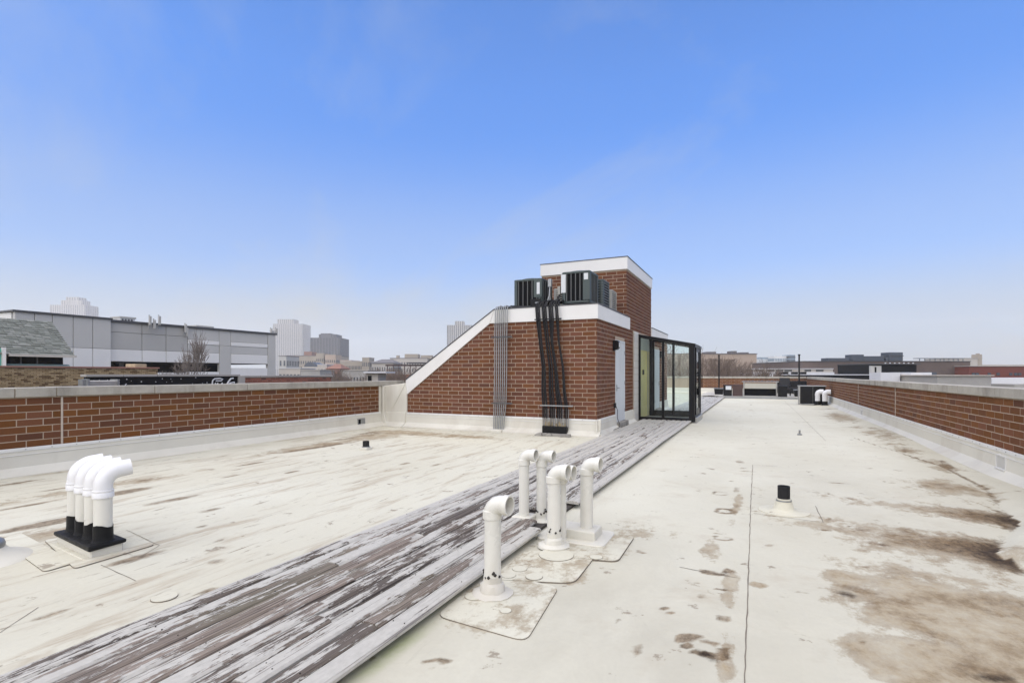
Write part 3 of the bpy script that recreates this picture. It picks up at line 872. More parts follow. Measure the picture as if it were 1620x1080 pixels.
# membrane upstand at the foot
fp = flash_profile(1, 0)
MB().prism([(PY0-p, z) for p, z in fp], 'x', PXL-.04, PX1+.10).build('flashing', 'white_membrane', PH, smooth=True)
MB().prism([(PX1+p, z) for p, z in fp], 'y', PY0-.10, DY0-.05).build('flashing', 'white_membrane', PH, smooth=True)
MB().prism([(PX1+p, z) for p, z in fp], 'y', DY1+.05, 15.42).build('flashing', 'white_membrane', PH, smooth=True)
MB().prism([(PX1+p, z) for p, z in fp], 'y', 18.0, RD0-.05).prism([(PX1+p, z) for p, z in fp], 'y', RD1+.05, RY1).build('flashing', 'white_membrane', PH, smooth=True)
MB().box(PXL, PX1+.034, PY0-.034, PY0-.012, .352, .398).box(PX1+.012, PX1+.034, PY0-.012, DY0-.06, .352, .398).build('termination_bar', 'white_bar', PH, bevel=.004)
MB().box(PXL, PX1+.040, PY0-.040, PY0-.012, .296, .304).box(PX1+.012, PX1+.040, PY0-.012, DY0-.06, .296, .304).build('cover_strip_edge', 'white_bar', PH)
screws(PH, [(x, PY0-.034, .376) for x in np.arange(PXL+.1, PX1, .305)], (0, -1))
# white membrane pier joining the low wing and the left parapet
PR = MB().prism([(WXL-.02, -.1), (PXL-.002, -.1), (PXL-.002, 1.02), (PXS-.002, 1.2), (PXS-.16, 1.175), (WXL-.02, 1.11)], 'y', PY0-.045, PY0+.6).build('membrane_pier', 'white_membrane', PH, bevel=.01)
MB().prism([(WXL+.03, -.1), (WXL+.22, -.1), (WXL+.10, .36), (WXL+.09, 1.108), (WXL+.03, 1.108)], 'y', PY0-.12, PY0-.04).build('corner_fold', 'white_membrane', PR, bevel=.01)
MB().prism([(WXL+.36, .50), (PXS-.01, 1.17), (PXS-.01, 1.19), (WXL+.34, .52)], 'y', PY0-.058, PY0-.03).build('membrane_lap', 'white_membrane', PR)
MB().prism([(PY0-.04-p, z) for p, z in fp], 'x', WXL+.02, PXL-.03).build('flashing', 'white_membrane', PR, smooth=True)
# doors
def steel_door(y0, y1, hand):
    MB().box(PX1-.02, PX1+.016, y0-.055, y0, DZ0, DZ1+.055).box(PX1-.02, PX1+.016, y1, y1+.055, DZ0, DZ1+.055).box(PX1-.02, PX1+.016, y0, y1, DZ1, DZ1+.055).build('door_frame', 'door_white', PH, bevel=.003)
    d = MB().box(PX1-.02, PX1+.010, y0+.004, y1-.004, DZ0+.004, DZ1-.004).build('door', 'door_white', PH, bevel=.002)
    yh, yk = (y0+.07, y1-.002) if hand > 0 else (y1-.07, y0+.002)
    MB().tube([(PX1+.008, yh, 1.08), (PX1+.062, yh, 1.08), (PX1+.062, yh+.11*hand, 1.075)], .011, 8).box(PX1+.008, PX1+.018, yh-.03, yh+.03, 1.0, 1.16).build('handle', 'galv', d, smooth=True)
    for zz in (.45, 1.2, 2.02):
        MB().tube([(PX1+.014, yk, zz-.05), (PX1+.014, yk, zz+.05)], .010, 8).build('hinge', 'galv', d)
    MB().box(PX1-.02, PX1+.12, y0-.05, y1+.05, .02, DZ0-.002).build('threshold', 'grey_plate', PH, bevel=.01)
steel_door(DY0, DY1, 1)
steel_door(RD0, RD1, -1)
# white tiled pilaster beside the glass box: separate tiles with joints
PL = MB().box(PX1-.01, PX1+.045, 15.44, 15.96, .02, 2.70).build('pilaster', 'mortar', PH)
k = 0
z_ = .03
while z_ < 2.68:
    MB().box(PX1+.02, PX1+.055, 15.430, 15.970, z_+.004, min(z_+.20, 2.705)-.004).box(PX1-.01, PX1+.0, 15.430, 15.432, z_, z_+.01).build('tile', 'tile_white', PL, bevel=.003)
    z_ += .20
# lobby wall inside the glass box
MB().box(PX1-.01, PX1+.020, 15.99, 17.93, .06, 2.20).build('lobby_wall', 'yellow_wall', PH)
MB().box(PX1-.01, PX1+.024, 15.99, 17.93, 2.204, 2.66).build('lobby_lintel', 'lobby_grey', PH)
MB().box(PX1+.018, PX1+.045, 16.75, 16.95, 1.42, 1.58).build('call_panel', 'black_metal', PH, bevel=.006)
MB().box(PX1+.018, PX1+.03, 17.60, 17.68, .06, 2.20).build('lobby_trim', 'steel', PH)

# wall lamps beside the doors
def wall_lamp(y, label):
    t = thing('wall_lamp', (PX1, y, 2.18), label, 'lamp', 'wall lamps by the penthouse doors')
    MB().box(PX1+.008, PX1+.03, y-.09, y+.09, 2.04, 2.30).build('back_plate', 'black_metal', t, bevel=.006)
    MB().prism([(PX1+.03, 2.06), (PX1+.10, 2.06), (PX1+.16, 2.12), (PX1+.16, 2.25), (PX1+.12, 2.30), (PX1+.03, 2.30)], 'y', y-.085, y+.085).build('housing', 'black_metal', t, bevel=.008)
    MB().box(PX1+.155, PX1+.172, y-.062, y+.062, 2.125, 2.245).build('lens', 'lens', t, bevel=.01, seg=2)
wall_lamp(13.12, 'small black wall lamp beside the white steel door of the penthouse')
wall_lamp(20.20, 'small black wall lamp by the rear door, seen through the glass box')
# power lead by the door
pw = MB().tube([(PX1+.02, 13.2, .62), (PX1+.05, 13.22, .60), (PX1+.07, 13.28, .50), (PX1+.06, 13.30, .3), (PX1+.15, 13.22, .12), (PX1+.20, 12.9, .10), (PX1+.17, 12.5, .085)], .008, 6).box(PX1+.008, PX1+.05, 13.12, 13.22, .58, .70).build('power_lead', 'black_rubber')
tag(pw, 'thin dark cable dropping from a wall box beside the white steel door', 'cable')

# ------------------------------------------------------------------ glass box
EX0, EX1, EY0, EY1 = PX1+.06, -1.64, 16.0, 17.9
GB = thing('glass_vestibule', (-2.5, 17, .1), 'black framed glass vestibule with a sloping top beside the penthouse tower', 'vestibule')
def ztop(x): return 2.66 + (x-EX0)/(EX1-EX0)*(2.33-2.66)
ZB = .10
def post(x0, x1, y0, y1, z0=ZB, extra=0):
    return MB().prism([(x0, z0), (x1, z0), (x1, ztop(x1)-.04+extra), (x0, ztop(x0)-.04+extra)], 'y', y0, y1).build('post', 'black_metal', GB, bevel=.003)
fx = [(EX0-.02, EX0+.05), (-2.91, -2.87), (-2.58, -2.505), (-2.275, -2.235), (EX1-.16, EX1)]
for i, (a, b) in enumerate(fx):
    if i in (0, 2, 4): post(a, b, EY0, EY0+.06)
    else: post(a, b, EY0+.006, EY0+.045, ZB+.12)
for a, b in ((EX0-.02, EX0+.14), (-2.52, -2.46), (EX1-.05, EX1)): post(a, b, EY1-.055, EY1)
MB().box(EX0-.018, EX1-.002, EY0-.012, EY0+.07, .03, ZB+.045).build('bottom_rail', 'black_metal', GB, bevel=.003)
MB().box(EX0-.018, EX1-.002, EY1-.06, EY1+.012, .03, ZB+.13).build('bottom_rail', 'black_metal', GB, bevel=.003)
MB().box(EX1-.075, EX1+.006, EY0+.072, EY1-.062, .03, ZB+.10).build('bottom_rail', 'black_metal', GB, bevel=.003)
for y0, y1 in ((EY0-.015, EY0+.07), (EY1-.07, EY1+.015)):
    MB().prism([(EX0-.03, ztop(EX0)-.10), (EX1+.02, ztop(EX1)-.10), (EX1+.02, ztop(EX1)), (EX0-.03, ztop(EX0))], 'y', y0, y1).build('top_rail', 'black_metal', GB, bevel=.003)
MB().box(EX1-.06, EX1+.02, EY0+.072, EY1-.072, ztop(EX1)-.10, ztop(EX1)-.002).build('top_rail', 'black_metal', GB)
MB().prism([(EX0+.02, ztop(EX0)-.03), (EX1-.04, ztop(EX1)-.03), (EX1-.04, ztop(EX1)-.015), (EX0+.02, ztop(EX0)-.015)], 'y', EY0+.07, EY1-.07).build('roof_pane', 'clear_glass', GB)
for i in range(4):
    a, b = fx[i][1]-.01, fx[i+1][0]+.01
    MB().prism([(a, ZB+.04), (b, ZB+.04), (b, ztop(b)-.09), (a, ztop(a)-.09)], 'y', EY0+.024, EY0+.030).build('pane', 'clear_glass', GB)
for a, b in ((EX0+.13, -2.51), (-2.47, EX1-.04)):
    MB().prism([(a, ZB+.10), (b, ZB+.10), (b, ztop(b)-.09), (a, ztop(a)-.09)], 'y', EY1-.03, EY1-.024).build('pane', 'clear_glass', GB)
zt = ztop(EX1)-.10
dr = MB().box(EX1-.05, EX1+.0, EY0+.45, EY0+.54, ZB+.11, zt).box(EX1-.05, EX1+.0, EY0+1.42, EY0+1.51, ZB+.11, zt).box(EX1-.05, EX1, EY0+.54, EY0+1.42, ZB+.11, ZB+.28).box(EX1-.05, EX1, EY0+.54, EY0+1.42, zt-.1, zt).build('glass_door', 'black_metal', GB, bevel=.003)
MB().box(EX1-.028, EX1-.020, EY0+.53, EY0+1.43, ZB+.27, zt-.09).build('door_pane', 'clear_glass', dr)
MB().tube([(EX1, EY0+1.46, 1.02), (EX1+.07, EY0+1.46, 1.02), (EX1+.07, EY0+1.46, 1.40), (EX1, EY0+1.46, 1.40)], .014, 8).build('handle', 'black_metal', dr)
MB().box(EX1-.028, EX1-.020, EY0+.06, EY0+.46, ZB+.09, zt+.01).build('pane', 'clear_glass', GB)
MB().box(EX1-.028, EX1-.020, EY0+1.50, EY1-.04, ZB+.09, zt+.01).build('pane', 'clear_glass', GB)
MB().box(EX0-.02, EX1+.01, EY0-.004, EY1+.004, -.01, .032).build('sill', 'grey_plate', GB)
MB().box(EX1+.008, EX1+.05, EY0+.05, EY1, -.01, .16).build('side_flashing', 'steel', GB, bevel=.01)

# ------------------------------------------------------------------ boardwalk
DX0, PW, GAP = -3.14, .1295, .0130
BW = MB().box(-3.10, -1.80, .0, 33.2, .004, .030).build('boardwalk', 'wood_under')
BW['kind'] = 'structure'; BW['label'] = 'long boardwalk of weathered planks with peeling grey paint'
ORG[BW.name] = (0, 0, 0)
PRNG = random.Random(4)
def plank(parent, x0, w, y0, y1, ztop_, axis='y', name='plank', th=.030):
    c = .013
    ns = max(2, int((y1-y0)/1.1)+1)
    prof = [(0, -th), (w, -th), (w, -c), (w-c, -.002), (w*.5, .0015), (c, -.002), (0, -c)]
    tw = random.uniform(-.006, .006); z0 = random.uniform(-.003, .003); bow = random.uniform(-.004, .004)
    vs_, fs_ = [], []
    L = y1-y0; n = len(prof)
    for i in range(ns):
        t = i/(ns-1)
        for (px, pz) in prof:
            vs_.append((px-w/2 + bow*math.sin(PI*t), t*L-L/2, pz + z0 + (px-w/2)*tw/w*(t*2-1) + .002*math.sin(t*9+tw*900)))
    for i in range(ns-1):
        for k in range(n):
            fs_.append((i*n+k, i*n+(k+1) % n, (i+1)*n+(k+1) % n, (i+1)*n+k))
    fs_.append(tuple(range(n-1, -1, -1))); fs_.append(tuple((ns-1)*n+k for k in range(n)))
    me = bpy.data.meshes.new(name); me.from_pydata(vs_, [], [f[::-1] for f in fs_]); me.materials.append(MAT['peeling_plank']); me.update()
    o = bpy.data.objects.new(name, me); COL.objects.link(o); o.parent = parent
    o.color = (PRNG.random(), .5 + PRNG.uniform(-.035, .035) + (.05 if PRNG.random() < .12 else 0), 0, 1)
    if axis == 'y': o.location = (x0+w/2, (y0+y1)/2, ztop_)
    else: o.location = ((y0+y1)/2, x0+w/2, ztop_); o.rotation_euler = (0, 0, -PI/2)
    return o
for r in range(10):
    x0 = DX0 + r*(PW+GAP)
    y = -.6 - random.uniform(0, 3.2)
    stop = 33.2
    while y < stop:
        y2 = min(y + random.choice([2.44, 3.05, 3.66, 3.66, 4.27]), stop)
        if stop-y2 < .5: y2 = stop
        segs = [(y, y2)]
        # the three right-hand boards are cut out round the vent pipes
        cut = {9: (4.27, 5.32), 8: (4.52, 5.05), 7: (4.62, 4.92)}.get(r)
        if cut:
            ns_ = []
            for a, b in segs:
                if b > cut[0] and a < cut[1]:
                    if a < cut[0]: ns_.append((a, cut[0]))
                    if b > cut[1]: ns_.append((cut[1], b))
                else: ns_.append((a, b))
            segs = ns_
        if 15.95 < y2 and y < 17.95: # stops at the glass box sill
            ns_ = []
            for a, b in segs:
                if a < 15.96: ns_.append((a, min(b, 15.96)))
                if b > 17.94: ns_.append((max(a, 17.94), b))
            segs = ns_
        for a, b in segs:
            if b > .3 and b-a > .05: plank(BW, x0, PW, a+.002, b-.002, .075 + (.004 if r == 9 else 0))
        y = y2
ns_ = MB()
for yq in np.arange(.5, 9.0, .61):
    for r in range(10):
        for q in (.03, .10):
            xq = DX0 + r*(PW+GAP) + q + random.uniform(-.006, .006); yy = yq + random.uniform(-.02, .02)
            if random.random() < .35: continue
            if r >= 7 and 4.2 < yy < 5.4: continue
            ns_.lathe((xq, yy, .0745 + (.004 if r == 9 else 0)), [(.0038, -.004), (.0038, .0022), (.0025, .003)], 6)
ns_.build('nail_heads', 'mouth_dark', BW, kind='stuff')
# raised terrace at the far end
TD = MB().box(-2.2, 3.0, 33.24, 40.7, .004, .09).build('terrace', 'wood_under'); TD['kind'] = 'structure'; TD['label'] = 'raised plank terrace at the far end of the roof'
ORG[TD.name] = (0, 0, 0)
for r in range(52):
    plank(TD, 33.22+r*.142, .1365, -3.2 if r > 3 else -2.05, 2.98, .125, axis='x')
MB().box(-2.05, 2.98, 33.18, 33.215, .0, .118).build('edge_board', 'galv', TD)

# ------------------------------------------------------------------ vent pipes
def gooseneck(x, y, zb, h, r, d, label, base, name='vent_pipe', mat='pvc', scuff=True):
    """pipe up to h, collar, a 90 degree elbow whose mouth faces direction d"""
    t = thing(name, (x, y, 0), label, 'pipe', 'white gooseneck vent pipes by the boardwalk')
    dx, dy = d
    MB().tube([(x, y, zb), (x+random.uniform(-.004,.004), y, h-.10)], r, 20).build('pipe', mat, t, smooth=True)
    elbow_mb(x, y, h, r, d).build('elbow', mat, t, smooth=True)
    mouth(x, y, h, r, d).build('mouth', 'mouth_dark', t, smooth=True)
    MB().lathe((x, y, h-.155), [(r+.002, 0), (r+.008, .004), (r+.008, .055), (r+.002, .062)], 20, False).build('collar', mat, t, smooth=True)
    base(t)
    return t
def elbow_mb(x, y, h, r, d, R=.075):
    dx, dy = d
    pts = [(x, y, h-.12)]
    zc = h - r - R + .0
    for k in range(9):
        a = PI/2*k/8
        pts.append((x+dx*R*(1-math.cos(a)), y+dy*R*(1-math.cos(a)), zc + R*math.sin(a)))
    pts.append((x+dx*(R+.018), y+dy*(R+.018), zc+R))
    e = MB().tube(pts, r+.004, 20, cap=False)
    q = [(x+dx*(R+.012), y+dy*(R+.012), zc+R), (x+dx*(R+.016), y+dy*(R+.016), zc+R), (x+dx*(R+.055), y+dy*(R+.055), zc+R)]
    e.tube(q, [r+.004, r+.010, r+.010], 20, cap=False)
    # rim and inner wall
    q2 = [(x+dx*(R+.055), y+dy*(R+.055), zc+R), (x+dx*(R+.0545), y+dy*(R+.0545), zc+R), (x+dx*(R-.035), y+dy*(R-.035), zc+R)]
    e.tube(q2, [r+.010, r-.001, r-.003], 20, cap=False)
    return e
def mouth(x, y, h, r, d, R=.075):  # dark disc inside the elbow, coloured for the shade in the pipe
    dx, dy = d; zc = h - r - R
    return MB().tube([(x+dx*(R-.034), y+dy*(R-.034), zc+R), (x+dx*(R-.030), y+dy*(R-.030), zc+R)], r-.003, 20)
def boot(w, h, flange, z0=.0):
    def f(t):
        x, y, _ = t.location
        m = MB().lathe((x, y, z0), [(flange, .0), (flange, .014), (flange*.9, .020), (w, .030), (w*.9, h), (.062, h+.012), (.060, h+.05)], 18)
        for i, p in enumerate(m.v):
            m.v[i] = (p[0]+random.uniform(-.006,.006), p[1]+random.uniform(-.006,.006), p[2]+random.uniform(-.002,.003))
        m.build('boot', 'white_membrane', t, smooth=True)
        fl = MB()
        for q in range(9):
            a = random.uniform(0, 2*PI); zq = z0+h+.05+random.uniform(-.006, .035); rr_ = .0575
            fl.tube([(x+rr_*math.cos(a), y+rr_*math.sin(a), zq), (x+rr_*math.cos(a+.2), y+rr_*math.sin(a+.2), zq+random.uniform(-.02, .02))], random.uniform(.004, .010), 5)
        fl.build('old_sealant', 'mouth_dark', t, kind='stuff')
    return f
def curb(x0, x1, y0, y1, h, flange=.10):
    def f(t):
        def jit(m, a):
            for i, p in enumerate(m.v): m.v[i] = (p[0]+random.uniform(-a, a), p[1]+random.uniform(-a, a), p[2]+random.uniform(-a/2, a/2))
            return m
        o = jit(MB().box(x0, x1, y0, y1, .0, h), .006).build('pitch_pan', 'white_membrane', t, bevel=.012, seg=2)
        MB().prism(rounded([(x0-flange, y0-flange), (x1+flange, y0-flange), (x1+flange, y1+flange), (x0-flange, y1+flange)], .08), 'z', -.01, .026).build('flange', 'white_membrane', t, bevel=.006)
    return f
EXd = (1.0, -.06)
P = {}
x, y = gp(779, 940); gooseneck(x, y, .02, .655, .056, EXd, 'nearest white gooseneck vent pipe, standing alone beside the near planks', boot(.085, .075, .135))
x, y = gp(876, 866); gooseneck(x, y, .02, .695, .056, EXd, 'white gooseneck vent pipe with a dark mouth, second nearest to the camera', boot(.082, .068, .135, .012))
x, y = gp(829, 823, .03); gooseneck(x, y, .02, .72, .050, EXd, 'leftmost white gooseneck vent pipe, in a notch of the planks on a ragged pad', curb(x-.10, x+.10, y-.08, y+.10, .085, .015))
x, y = gp(857, 824, .02); gooseneck(x, y, .02, .705, .050, EXd, 'white gooseneck vent pipe between the leftmost one and the big front one', boot(.07, .05, .11, .012))
cb0 = gp(886, 838, .10); cb1 = gp(928, 833, .10)
gooseneck(cb0[0], cb0[1], .02, .66, .056, EXd, 'white gooseneck vent pipe half hidden behind the dark mouthed one', lambda t: None)
gooseneck(cb1[0], cb1[1], .02, .715, .056, EXd, 'rightmost white gooseneck vent pipe, on the raised pitch pan', curb(cb1[0]-.30, cb1[0]+.11, cb1[1]-.14, cb1[1]+.12, .10, .10))

# cluster of four larger pipes on a tarred curb
C0 = Vector(gp(121, 835, .12)); C1 = Vector(gp(163, 852, .12))
VC = thing('vent_cluster', (C0.x*.5+C1.x*.5, C0.y*.5+C1.y*.5, 0), 'row of four large white vent pipes with black tarred feet on a curb', 'vent')
dirc = (C1-C0).normalized(); nrm = Vector((-dirc.y, dirc.x))
def curb_poly(e, w):
    return [(C0-dirc*e-nrm*w)[:], (C1+dirc*e-nrm*w)[:], (C1+dirc*e+nrm*w)[:], (C0-dirc*e+nrm*w)[:]]
MB().prism(curb_poly(.080, .110), 'z', -.02, .085).build('curb', 'white_membrane', VC, bevel=.01)
MB().prism(rounded(curb_poly(.125, .155), .06), 'z', -.02, .014).build('flange', 'roof_membrane', VC, bevel=.005)
cap_ = MB().prism(curb_poly(.10, .128), 'z', .070, .108)
for i, p in enumerate(cap_.v):
    if p[2] < .09: cap_.v[i] = (p[0], p[1], p[2]-random.uniform(-.01, .03))
cap_o = cap_.build('tar_cap', 'tar', VC, bevel=.012, seg=2)
for q in range(4):
    p = C0.lerp(C1, q/3)
    hh = .715
    d = Vector((.35, 1.0)).normalized()
    vp = MB().tube([(p.x, p.y, .10), (p.x, p.y, hh-.20)], .063, 22).build('vent_pipe', 'pvc', VC, smooth=True)
    pts = [(p.x, p.y, hh-.25), (p.x, p.y, hh-.20)]
    R = .125; zc = hh-.063-R+.02
    for k in range(11):
        a = PI*.46*k/10
        pts.append((p.x+d.x*R*(1-math.cos(a)), p.y+d.y*R*(1-math.cos(a)), zc+R*math.sin(a)))
    a = PI*.46
    tx, tz = math.sin(a), math.cos(a)
    pts.append((pts[-1][0]+d.x*tx*.075, pts[-1][1]+d.y*tx*.075, pts[-1][2]+tz*.075))
    MB().tube(pts, .066, 22, cap=True).build('elbow', 'pvc_new', vp, smooth=True)
    MB().lathe((p.x, p.y, hh-.262), [(.065, 0), (.073, .004), (.073, .042), (.070, .046), (.072, .050), (.072, .062), (.066, .066)], 22, False).build('collar', 'pvc_new', vp, smooth=True)
    m = MB().lathe((p.x, p.y, .095), [(.095, 0), (.080, .012), (.071, .03), (.068, .06), (.0672, .135)], 22, False)
    for i, vv in enumerate(m.v):
        if vv[2] > .2: m.v[i] = (vv[0], vv[1], vv[2]+.012*math.sin(i*.55+q*2)+random.uniform(-.003, .003))
    m.build('tar_sleeve', 'tar', vp, smooth=True)

# low grey dome at the left edge of the view
dx_, dy_ = gp(-36, 884, .02)
DV = thing('roof_vent', (dx_, dy_, 0), 'low grey metal vent cap at the left edge on a white membrane skirt', 'vent')
MB().lathe((dx_, dy_, 0), [(.33, 0), (.30, .02), (.20, .05), (.15, .10)], 24).build('skirt', 'white_membrane', DV, smooth=True)
MB().lathe((dx_, dy_, .085), [(.10, 0), (.155, .004), (.16, .03), (.15, .06), (.11, .085), (.04, .095)], 24).build('cap', 'galv', DV, smooth=True)

# short black stacks
def stack(px, py, r, h, sk, fl, label, z0=.0):
    x, y = gp(px, py)
    t = thing('pipe_stub', (x, y, 0), label, 'pipe', 'short black vent stubs')
    MB().tube([(x, y, .05), (x, y, h)], r, 18, cap=False).tube([(x, y, h), (x, y, h-.0005), (x, y, h-.03)], [r, r-.008, r-.010], 18, cap=False).build('pipe', 'black_rubber', t, smooth=True)
    MB().tube([(x, y, h-.04), (x, y, h-.038)], r-.006, 18).build('throat', 'dark_void', t)
    if fl: MB().lathe((x, y, z0), [(fl, -.01), (fl, .007), (fl*.97, .009), (fl*.6, .011), (.115, .018), (.098, .035), (r+.022, .085), (r+.012, .115), (r+.012, .132), (r+.002, .135)], 26).build('boot', 'roof_membrane', t, smooth=True)
    else: MB().box(x-r*1.35, x+r*1.35, y-r*1.35, y+r*1.35, -.01, .05).build('pad', 'white_membrane', t, bevel=.01)
    MB().lathe((x, y, (.108) if fl else .05), [(r+.016, 0), (r+.016, .014), (r+.003, .016)], 20, False).build('clamp', 'galv', t, smooth=True)
stack(1240, 808, .060, .265, .10, .245, 'short black vent stub with a white conical boot on the right side of the roof')
stack(579, 711, .062, .165, .05, 0, 'small black vent stub near the left parapet scupper')
x, y = gp(1265, 688); tag(MB().tube([(x, y, 0), (x, y, .12)], .022, 8).lathe((x, y, 0), [(.05, 0), (.05, .03), (.02, .035)], 10).build('pipe_stub', 'galv'), 'tiny grey pipe stub standing far out on the white roof', 'pipe')

# ------------------------------------------------------------------ conduits and refrigerant lines on the penthouse front
CB = thing('conduit_bundle', (-5.72, PY0-.1, 0), 'seven thin grey metal conduits strapped up the brick front and over the fascia', 'conduit')
for i in range(7):
    x = -5.90 + i*.055
    yy = PY0-.10-.004*(i % 2)
    top = FT+.07+random.uniform(-.01, .012)
    pts = [(x+.03*(3-i)/3-.06, yy, .04), (x+.02*(3-i)/3-.05, yy, .30), (x-.02, yy, .75), (x, yy, 1.6), (x, yy, 2.4), (x+.015, yy-.0, FT-.06)]
    for k in range(5):
        a = PI/2*k/4
        pts.append((x+.02, yy+.07*(1-math.cos(a)), FT-.01+.07*math.sin(a)+.012*(i % 3)))
    pts.append((x+.05, PY0+.35, FT+.055))
    MB().tube(pts, .0125, 8).build('conduit', 'galv', CB, smooth=True)
for z in (2.36, .72):
    MB().box(-5.99, -5.42, PY0-.125, PY0-.09+.0, z-.014, z+.014).box(-5.90, -5.86, PY0-.09, PY0-.005, z-.012, z+.012).box(-5.56, -5.52, PY0-.09, PY0-.005, z-.012, z+.012).build('strap', 'dark_edge', CB)
MB().box(-6.03, -5.66, PY0-.24, PY0-.03, -.01, .075).build('base', 'white_membrane', CB, bevel=.02, seg=2)
bx = MB()
for i in range(4): bx.tube([(-5.72+.03*i, PY0+.1+.05*i, FT+.05+.02*i), (-5.2, PY0+.16+.05*i, FT+.05+.01*i), (-4.9, PY0+.5, FT+.05)], .02, 6)
bx.build('insulated_line', 'black_rubber', CB)

RL = thing('refrigerant_lines', (-4.3, PY0-.15, 0), 'bundle of black insulated refrigerant lines running down the brick front into a tarred curb', 'pipes')
for i in range(11):
    u = i/10
    xt = -4.80 + .56*u; xb = -4.62 + .62*u
    yy = PY0-.075-.035*(i % 3)
    w1 = random.uniform(-.055, .055)
    pts = [(xt+.25-.3*u, PY0+.45, FT+.13), (xt+.06, PY0+.12, FT+.12+.03*(i % 3)), (xt+.01, PY0-.02, FT+.10+.03*(i % 2)), (xt, yy-.01, FT-.02), (xt+.02, yy, 2.72), (xt+.05+w1, yy-.015, 2.2),
           (xt*.55+xb*.45+w1+.04, yy, 1.6), (xt*.2+xb*.8+w1*.4, yy-.01, 1.05), (xb, yy, .72), (xb, yy, .40)]
    o = MB().tube(pts, [.018, .020, .020, .019, .020, .019, .021, .020, .019, .016], 8).build('line', 'black_rubber', RL, smooth=True)
    MB().tube([(xb, yy, .43), (xb+.004, yy-.002, .2)], .012, 6).build('bare_pipe', 'copper_old', o)
    MB().tube([(xb+.03, yy+.015, .62), (xb+.028, yy+.01, .2)], .008, 6).build('bare_pipe', 'galv', o)
for z, a, b in ((2.74, -4.80, -4.12), (.70, -4.66, -3.84)):
    MB().box(a, b, PY0-.175, PY0-.16, z-.013, z+.013).box(a+.02, a+.05, PY0-.16, PY0-.005, z-.012, z+.012).box(b-.08, b-.05, PY0-.16, PY0-.005, z-.012, z+.012).build('strap', 'galv' if z < 1 else 'black_metal', RL)
m = MB()
for i in range(17):
    xx = -4.56 + i*.034
    hgt = random.uniform(.20, .36)
    m.tube([(xx, PY0-.10-random.uniform(0, .05), .06), (xx+random.uniform(-.01,.01), PY0-.11-random.uniform(0,.04), hgt)], [random.uniform(.022,.034), random.uniform(.008,.018)], 6)
m.build('foam_seal', 'foam', RL)
MB().box(-4.60, -3.99, PY0-.20, PY0-.035, .0, .22).build('tarred_box', 'tar', RL, bevel=.02, seg=2)
m = MB().box(-4.68, -3.90, PY0-.36, PY0-.04, -.01, .055)
for q in range(26):
    xx, yy = random.uniform(-4.70, -3.86), random.uniform(PY0-.40, PY0-.28)
    s = random.uniform(.02, .05)
    m.box(xx-s, xx+s, yy-s*.7, yy+s*.7, -.01, random.uniform(.02, .075))
m.build('curb', 'grey_plate', RL, bevel=.008)

# ------------------------------------------------------------------ air conditioning units
def ac_unit(x0, x1, y0, y1, z0, z1, body, slat, label, horizontal=False, n=5):
    t = thing('air_conditioner', ((x0+x1)/2, (y0+y1)/2, z0), label, 'air conditioner', 'condenser units on the penthouse roof')
    r = .085
    def rr(e, k=5): return rounded([(x0-e, y0-e), (x1+e, y0-e), (x1+e, y1+e), (x0-e, y1+e)], r+e, k)
    MB().prism(rr(-.025), 'z', z0+.05, z1-.04).build('coil', 'dark_void', t)
    MB().prism(rr(.0), 'z', z0, z0+.055).build('base_pan', body, t, bevel=.006)
    MB().prism(rr(.004), 'z', z1-.055, z1).build('top_cover', body, t, bevel=.015, seg=2)
    MB().lathe(((x0+x1)/2, (y0+y1)/2, z1-.01), [(min(x1-x0, y1-y0)*.44, 0), (min(x1-x0, y1-y0)*.44, .03), (min(x1-x0, y1-y0)*.40, .04), (.09, .05)], 20).build('fan_grille', body, t, smooth=True)
    # louvred guards with corner posts
    a, b = z0+.05, z1-.05
    if not horizontal:
        w = (x1-x0-2*r*.9)
        for i in range(n):
            u = x0+r*.9 + w*(i+.5)/n - w*.5/n*0
            MB().box(u-.010, u+.010, y0-.004, y0+.016, a, b).build('guard_bar', slat, t)
        d = (y1-y0-2*r*.9)
        for i in range(n):
            u = y0+r*.9 + d*(i+.5)/n
            MB().box(x1-.016, x1+.004, u-.010, u+.010, a, b).build('guard_bar', slat, t)
    else:
        k = 9
        for i in range(k):
            z = a + (b-a)*(i+.5)/k
            MB().prism(rr(.002, 4), 'z', z-.016, z+.012).build('guard_rib', slat, t)
    def corner(cx, cy, sx, sy):
        c = [(cx, cy+sy*r*1.15), (cx+sx*0, cy+sy*r*.6), (cx+sx*r*.25, cy+sy*r*.25), (cx+sx*r*.6, cy), (cx+sx*r*1.15, cy), (cx+sx*r*1.15, cy+sy*.03), (cx+sx*r*.65, cy+sy*.03), (cx+sx*r*.3, cy+sy*r*.3), (cx+sx*.03, cy+sy*r*.65), (cx+sx*.03, cy+sy*r*1.15)]
        MB().prism(c, 'z', a, b).build('corner_post', body, t)
    for cx, cy, sx, sy in ((x0, y0, 1, 1), (x1, y0, -1, 1), (x1, y1, -1, -1), (x0, y1, 1, -1)):
        corner(cx, cy, sx, sy)
    MB().box(x0+.1, x0+.2, y0+.05, y1-.05, max(z0-.09, ZR-.02), z0-.002).box(x1-.2, x1-.1, y0+.05, y1-.05, max(z0-.09, ZR-.02), z0-.002).build('sleeper', 'wood_under', t)
    return t
ZR = FT+.03
a1 = ac_unit(-5.62, -4.84, 12.0, 12.78, ZR+.03, ZR+.76, 'ac_green', 'ac_slat', 'leftmost dark green air conditioner, nearest the sloping end of the penthouse')
MB().box(-5.06, -4.835, 11.985, 12.012, ZR+.28, ZR+.72).build('service_panel', 'ac_green', a1, bevel=.006)
MB().box(-4.97, -4.89, 11.977, 11.988, ZR+.36, ZR+.65).build('rating_plate', 'label_white', a1)
